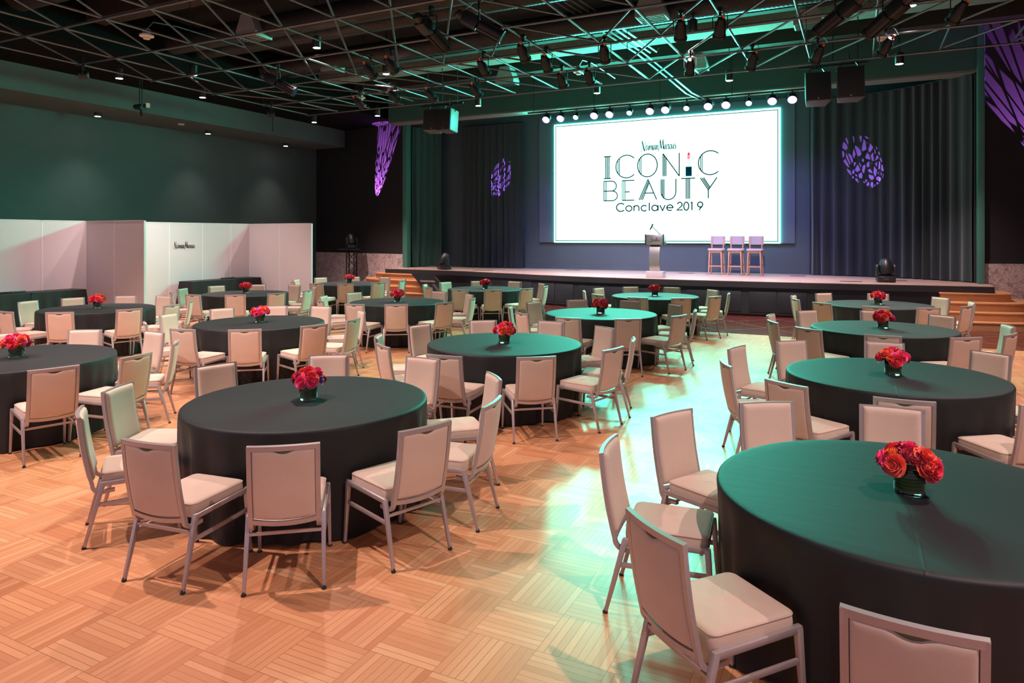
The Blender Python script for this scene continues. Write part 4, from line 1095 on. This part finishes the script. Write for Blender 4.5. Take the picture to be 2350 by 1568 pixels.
    def padm(x0, x1, z0, z1, base, th, rad, n=16, sgn=1, handle=False):
        def P(u, v, flat=False):
            x = x0 + (x1 - x0) * ease(u); zt = z1
            if handle: zt = z1 - .021 * max(0, 1 - (abs(x) / .062) ** 2) ** 1.2
            zb = z0 - (.014 * (1 - (x / .2) ** 2) if True else 0)
            z = zb + (zt - zb) * ease(v)
            d = min(x - x0, x1 - x, z - zb, zt - z)
            h = 0 if flat else th * math.sqrt(max(0, 1 - (1 - min(1, d / rad)) ** 2))
            return back_pt(x, z, base + sgn * h)
        m = MB().grid(P, n, n)
        m.grid(lambda u, v: P(u, v, True), n, n, flip=True)
        return m
    padm(-.178, .178, .428, .845, -.006, .030, .03, 18, -1).build('backrest', M['beige'], t, smooth=60)
    padm(-.172, .172, .428, .829, .004, .010, .022, 22, 1, True).build('back_panel', M['beige'], t, smooth=60)
    MB().grid(lambda u, v: back_pt(-.064 + .128 * u, .79 + .04 * v, .0045), 8, 3).build('handle_slot', M['slot'], t, smooth=60)
    return t
chair = make_chair()
c_, s_ = math.cos(R(26.5)), math.sin(R(26.5))
POSN = ['near side, its back to the camera', 'near-right side, its back to the camera', 'right side, the nearer one', 'right side, the farther one', 'far-right side, facing the camera', 'far side, facing the camera', 'far-left side, facing the camera', 'left side, the farther one', 'left side, the nearer one', 'near-left side, its back to the camera']
used = False
for k, (tx, ty) in TAB.items():
    ph0 = math.degrees(math.atan2(-ty, -tx))
    bs = sorted(((b - ph0 + 180) % 360 - 180, b) for b in BRG[k])
    i0 = min(range(len(bs)), key=lambda i: abs(bs[i][0]))
    for q in range(len(bs)):
        rel, b = bs[(i0 + q) % len(bs)]
        if (k, q) in SKIP: continue
        rad = 1.185
        px, py = tx + rad * math.cos(R(b)), ty + rad * math.sin(R(b))
        rz = R(b) + PI / 2
        lab = 'beige chair at %s, %s' % (POSN[q].replace(', its back to the camera', ', back to camera').replace(', facing the camera', ', facing camera'), TDESC[k])
        if not used: o = chair; used = True
        else: o = dup(chair)
        o.location = (px, py, 0); o.rotation_euler = (0, 0, rz); o['label'] = lab

# ------------------------------------------------------------------ flowers
def petal_surf(m, cx, ang, r0, r1, z0, z1, w, curl, n=4):
    ca, sa = math.cos(ang), math.sin(ang)
    def fn(u, v):
        s = (u - .5) * 2; ww = w * (.45 + .75 * math.sin(PI * (.18 + .64 * v)) ** 1)
        rr = r0 + (r1 - r0) * v ** .8 + curl * v ** 3; z = z0 + (z1 - z0) * v ** .9 - .9 * curl * v ** 4
        rr2 = rr - (rr * .0 + .35 * ww) * s * s * .5
        tx = s * ww
        return (ca * rr2 - sa * tx, sa * rr2 + ca * tx, z)
    m.grid(fn, n, n)
def rose(R0=.046):
    m = MB(); rnd = random.Random(3)
    for k, (n, r1, zz, w, cu) in enumerate([(5, .040, .020, .030, .010), (5, .034, .033, .026, .006), (5, .026, .040, .021, .003), (4, .018, .043, .015, .001), (3, .010, .043, .010, 0)]):
        for i in range(n):
            petal_surf(m, 0, 2 * PI * (i + .5 * k) / n + rnd.uniform(-.15, .15), .006, r1, -.012, zz + rnd.uniform(-.003, .003), w, cu)
    m.lathe([(.004, -.014), (.024, -.006), (.027, .008), (.012, .03), (.003, .036)], 10)
    return m
def mum(n=70, r=.036):
    m = MB(); g = 2.39996
    for i in range(n):
        t = (i + .5) / n; ph = math.acos(1 - 1.15 * t); a = i * g
        d = V((math.sin(ph) * math.cos(a), math.sin(ph) * math.sin(a), math.cos(ph)))
        c = d * r * .62; tip = d * r * 1.05 + V((0, 0, .002)); x = d.cross(V((0, 0, 1)) if abs(d.z) < .95 else V((1, 0, 0))).normalized() * .0062
        mid = d * r * .92
        m.add([c - x * .6, c + x * .6, mid + x, tip, mid - x], [(0, 1, 2, 4), (4, 2, 3)])
    m.lathe([(.004, -.02), (r * .6, -.012), (r * .66, .006), (r * .4, r * .5), (.003, r * .62)], 10)
    return m
def aster():
    m = MB()
    for ring, (n, r1, z) in enumerate([(18, .040, .004), (16, .033, .012), (13, .024, .018)]):
        for i in range(n):
            a = 2 * PI * (i + .5 * ring) / n
            petal_surf(m, 0, a, .004, r1, .0, z, .0055, -.002, 2)
    m.lathe([(.006, -.02), (.014, -.012), (.016, .004), (.003, .006)], 10)
    return m
def ranun():
    m = MB()
    for k, (n, r1, zz, w) in enumerate([(6, .032, .014, .02), (6, .028, .022, .017), (5, .021, .027, .013), (5, .014, .029, .009)]):
        for i in range(n): petal_surf(m, 0, 2 * PI * (i + .5 * k) / n, .005, r1, -.008, zz, w, -.003, 3)
    m.lathe([(.004, -.012), (.018, -.004), (.012, .018), (.003, .026)], 10)
    return m
proto = {}
def fl_proto(name, mb, mat, key):
    o = mb.build(name, M[mat], smooth=60); proto[key] = o.data; bpy.data.objects.remove(o)
fl_proto('rose', rose(), 'rose_coral', 'rc')
for k, mt in (('rp', 'rose_pink'), ('rr', 'rose_red')):
    proto[k] = proto['rc'].copy(); proto[k].materials[0] = M[mt]
fl_proto('chrysanthemum', mum(), 'mum_red', 'm'); fl_proto('aster', aster(), 'aster', 'a'); fl_proto('ranunculus', ranun(), 'ranunculus', 'n')
NAMES = {'rc': 'rose', 'rp': 'rose', 'rr': 'rose', 'm': 'chrysanthemum', 'a': 'aster', 'n': 'ranunculus'}
vase_me = MB().lathe([(.0, .0), (.066, .0), (.07, .004), (.07, .128), (.0685, .13), (.0665, .128), (.0665, .018), (.06, .0155), (.0, .0155)], 32, cap=False)
leaf_me = MB().lathe([(.0, .019), (.0635, .019), (.0645, .024), (.0645, .118), (.06, .121), (.0, .121)], 32, cap=False)
vm = lm = ym = None
CLAB = dict(O='coral and pink rose centrepiece', N='red and violet flower centrepiece', M='red flower centrepiece', L='pink and coral flower centrepiece', A='coral and violet flower centrepiece', G='pink and coral flower centrepiece', H='red and violet flower centrepiece', K='pink and orange flower centrepiece',
    B='red and violet flower centrepiece', D='orange, red and violet flower centrepiece', F='small red and violet flower centrepiece', I='coral, violet and pink flower centrepiece', C='red rose centrepiece', E='orange and pink flower centrepiece', J='small red and pink flower centrepiece')
SETS = dict(O=['rc', 'rp', 'm', 'rp', 'rp', 'rc', 'rc', 'a', 'm', 'n', 'm', 'rp', 'rr', 'rc', 'rp', 'm', 'rr'], A=['rc', 'rr', 'a', 'rp', 'a', 'n', 'rc', 'm', 'rr', 'rp', 'a', 'rr', 'rc', 'rp', 'm', 'rr', 'rc'], N=['rc', 'rr', 'n', 'a', 'rp', 'm', 'm', 'rc', 'a', 'm', 'rr', 'rp', 'a', 'rr', 'rc', 'm', 'rp'])
MIX = ['rc', 'rp', 'rr', 'rr', 'a', 'rp', 'rc', 'm', 'n', 'rr', 'a', 'rp', 'rc', 'rr', 'rp', 'rc', 'm']
for ti, (k, (x, y)) in enumerate(TAB.items()):
    rnd = random.Random(40 + ti)
    t = thing('flower_centrepiece', CLAB[k] + ' in glass vase, ' + TDESC[k], 'flowers', (x, y, HT + .0008), rnd.uniform(0, 6) if k not in 'O' else R(-60), 'flower centrepieces on the round tables')
    if vm is None:
        o = vase_me.build('vase', M['glass'], t, smooth=50); vm = o.data
        o = leaf_me.build('leaf_lining', M['leaf'], t, smooth=50); lm = o.data
    else: link('vase', vm, t); link('leaf_lining', lm, t)
    kinds = list(SETS.get(k, MIX)); 
    if k not in SETS: rnd.shuffle(kinds)
    dirs = [(78, a) for a in range(0, 360, 60)] + [(42, a) for a in range(30, 390, 72)] + [(8, 0), (88, 30), (86, 150), (84, 270), (60, 0), (58, 190)]
    for i, (kind, (po, az)) in enumerate(zip(kinds, dirs)):
        po = R(po + rnd.uniform(-6, 6)); a = R(az + rnd.uniform(-10, 10))
        rr = .082 if po > .9 else .07
        d = V((math.sin(po) * math.cos(a), math.sin(po) * math.sin(a), math.cos(po)))
        p = V((0, 0, .128)) + V((d.x * .098, d.y * .098, d.z * .066 + .012))
        o = link(NAMES[kind], proto[kind], t)
        s = 1.12 * rnd.uniform(.92, 1.12)
        o.matrix_local = Matrix.Translation(p) @ frame_z(d + V((0, 0, .15))) @ Matrix.Rotation(rnd.uniform(0, 6), 4, 'Z') @ Matrix.Scale(s, 4)
        if kind == 'a':
            if ym is None:
                c = MB().lathe([(.007, .016), (.009, .02), (.006, .0235), (0, .024)], 10).build('flower_centre', M['yellow'], o); ym = c.data
            else: link('flower_centre', ym, o)
# ------------------------------------------------------------------ lights
def lamp(name, kind, loc, energy, col, target=None, parent=None, **kw):
    l = bpy.data.lights.new(name, kind); l.energy = energy; l.color = col
    for a, b in kw.items(): setattr(l, a, b)
    o = bpy.data.objects.new(name, l); C.objects.link(o); o.location = loc
    if target is not None:
        o.rotation_euler = (V(target) - V(loc)).to_track_quat('-Z', 'Y').to_euler()
    return o
PINK = (1.0, .75, .72)
E_DOWN = 640
for i, (x, y, z, lab) in enumerate(DOWN):
    if i >= 13: x = -19.6
    e = E_DOWN if i < 5 else (E_DOWN * (1.5 if i in (7, 8, 12) else .9) if i < 13 else 110)
    lamp('downlight_bulb', 'SPOT', (x, y, z - .03), e, PINK, (x, y, 0), spot_size=R(96 if i < 13 else 84), spot_blend=.6 if i < 13 else 1, shadow_soft_size=.06)
# the same downlights go on over the part of the hall behind the frame
for x, y in [(-11.5, 3.0), (-7.6, 1.2), (-5.8, 6.2), (-9.5, 6.4), (1.8, 1.6), (2.6, 5.6), (2.4, 9.6), (-7.4, 8.7), (-13.6, 6.2), (3.2, 13.2), (-5.2, 2.6)]:
    lamp('downlight_bulb', 'SPOT', (x, y, 5.75), E_DOWN * (1.45 if y < 4 else 1), PINK, (x - .3, y + (1.6 if y < 4 else .01), 0), spot_size=R(100), spot_blend=.6, shadow_soft_size=.06)
PUR = (.40, .27, 1.0)
for i, (x, k) in enumerate(WASH):
    if k == 'p': lamp('purple_bulb', 'SPOT', (x, 19.72, 5.56), 210, PUR, (x, 21.6, 0.9), spot_size=R(110), spot_blend=.9, shadow_soft_size=.12)
    else: lamp('green_bulb', 'SPOT', (x, 19.6, 5.62), 1250, (.08, 1.0, .70), (x - .6, 10, 5.2), spot_size=R(168), spot_blend=.9, shadow_soft_size=.35)
for k in range(7): lamp('added_header_fill', 'POINT', (-9.6 + 1.25 * k, 20.42, 5.82), 14, (.08, 1.0, .72), shadow_soft_size=.1)  # added fill lamps without fixtures, brightening the header underside in teal
# lights on the lip of the stage from the can lights
for x, y in [(-8.2, 14.5), (-5.3, 14.35), (-1.9, 14.5), (-10.3, 14.2)]:
    lamp('can_bulb', 'SPOT', (x, y + .25, 5.35), 1150, (1.0, .78, .8), (x * .75 - 1.2, 20.2, .9), spot_size=R(44), spot_blend=.7, shadow_soft_size=.08)
# moving-head lights with a leaf pattern wheel
def gobo(loc, target, energy, half, scale, seed, col=(.46, .16, 1.0), soft=.004, edge=.1):
    o = lamp('pattern_bulb', 'SPOT', loc, energy, col, target, spot_size=R(half * 2 + 6), spot_blend=.05, shadow_soft_size=soft)
    l = o.data; l.use_nodes = True; t = l.node_tree; N = t.nodes; em = N['Emission']
    def nd(typ, **k):
        n = N.new(typ)
        for a, b in k.items(): setattr(n, a, b)
        return n
    tc = nd('ShaderNodeTexCoord'); sx = nd('ShaderNodeSeparateXYZ'); t.links.new(tc.outputs['Normal'], sx.inputs[0])
    def mt(op, a, b):
        n = nd('ShaderNodeMath', operation=op)
        for s, v in zip(n.inputs, (a, b)):
            if isinstance(v, (int, float)): s.default_value = v
            else: t.links.new(v, s)
        return n.outputs[0]
    X = mt('DIVIDE', sx.outputs[0], sx.outputs[2]); Y = mt('DIVIDE', sx.outputs[1], sx.outputs[2])
    k = 1 / math.tan(R(half)); X = mt('MULTIPLY', X, k); Y = mt('MULTIPLY', Y, k)
    cb = nd('ShaderNodeCombineXYZ'); t.links.new(mt('MULTIPLY', X, scale * 1.25), cb.inputs[0]); t.links.new(mt('MULTIPLY', Y, scale * .8), cb.inputs[1]); cb.inputs[2].default_value = seed
    vo = nd('ShaderNodeTexVoronoi', feature='DISTANCE_TO_EDGE', voronoi_dimensions='3D'); t.links.new(cb.outputs[0], vo.inputs['Vector']); vo.inputs['Scale'].default_value = 1.0
    leaf = mt('GREATER_THAN', vo.outputs['Distance'], edge)
    rr = mt('SQRT', mt('ADD', mt('MULTIPLY', X, X), mt('MULTIPLY', Y, Y)), 0)
    disc = mt('LESS_THAN', rr, .97)
    t.links.new(mt('MULTIPLY', leaf, disc), em.inputs['Strength'])
    return o
gobo((-12.5, 20.48, 1.62), (-11.66, 22.3, 4.0), 6000, 7.0, 3.9, 1.3, edge=.15)
gobo((.62, 19.86, 1.62), (.24, 21.75, 3.72), 6000, 8.3, 3.9, 4.7, edge=.15)
gobo((-17.05, 21.32, 2.25), (-15.95, 21.43, 5.9), 26000, 9.5, 6, 2.2, (.6, .16, 1.0), edge=.1)
gobo((5.0, 20.35, 2.25), (3.35, 20.19, 6.0), 18000, 13.5, 6.5, 6.1, (.6, .16, 1.0), edge=.1)

w = bpy.data.worlds.new('World'); bpy.context.scene.world = w; w.use_nodes = True
w.node_tree.nodes['Background'].inputs[0].default_value = (.84, .70, 1.0, 1); w.node_tree.nodes['Background'].inputs[1].default_value = .4

# ------------------------------------------------------------------ camera
cam = bpy.data.cameras.new('Camera'); co = bpy.data.objects.new('Camera', cam); C.objects.link(co)
co.location = (0, 0, 2.04); co.rotation_euler = (R(90), 0, R(26.5))
cam.sensor_width = 36; cam.lens = 1592 / 2350 * 36
cam.shift_y = -(784 - 542.8) / 2350
cam.clip_end = 200
sc = bpy.context.scene; sc.camera = co
sc.view_settings.view_transform = 'Standard'; sc.view_settings.look = 'None'; sc.view_settings.gamma = 1
sc.view_settings.exposure = 0.2
try:
    sc.view_settings.use_curve_mapping = False
    sc.cycles.use_denoising = True
    sc.cycles.max_bounces = 8; sc.cycles.diffuse_bounces = 3; sc.cycles.glossy_bounces = 3
    sc.cycles.transmission_bounces = 6; sc.cycles.sample_clamp_indirect = 4
except Exception: pass
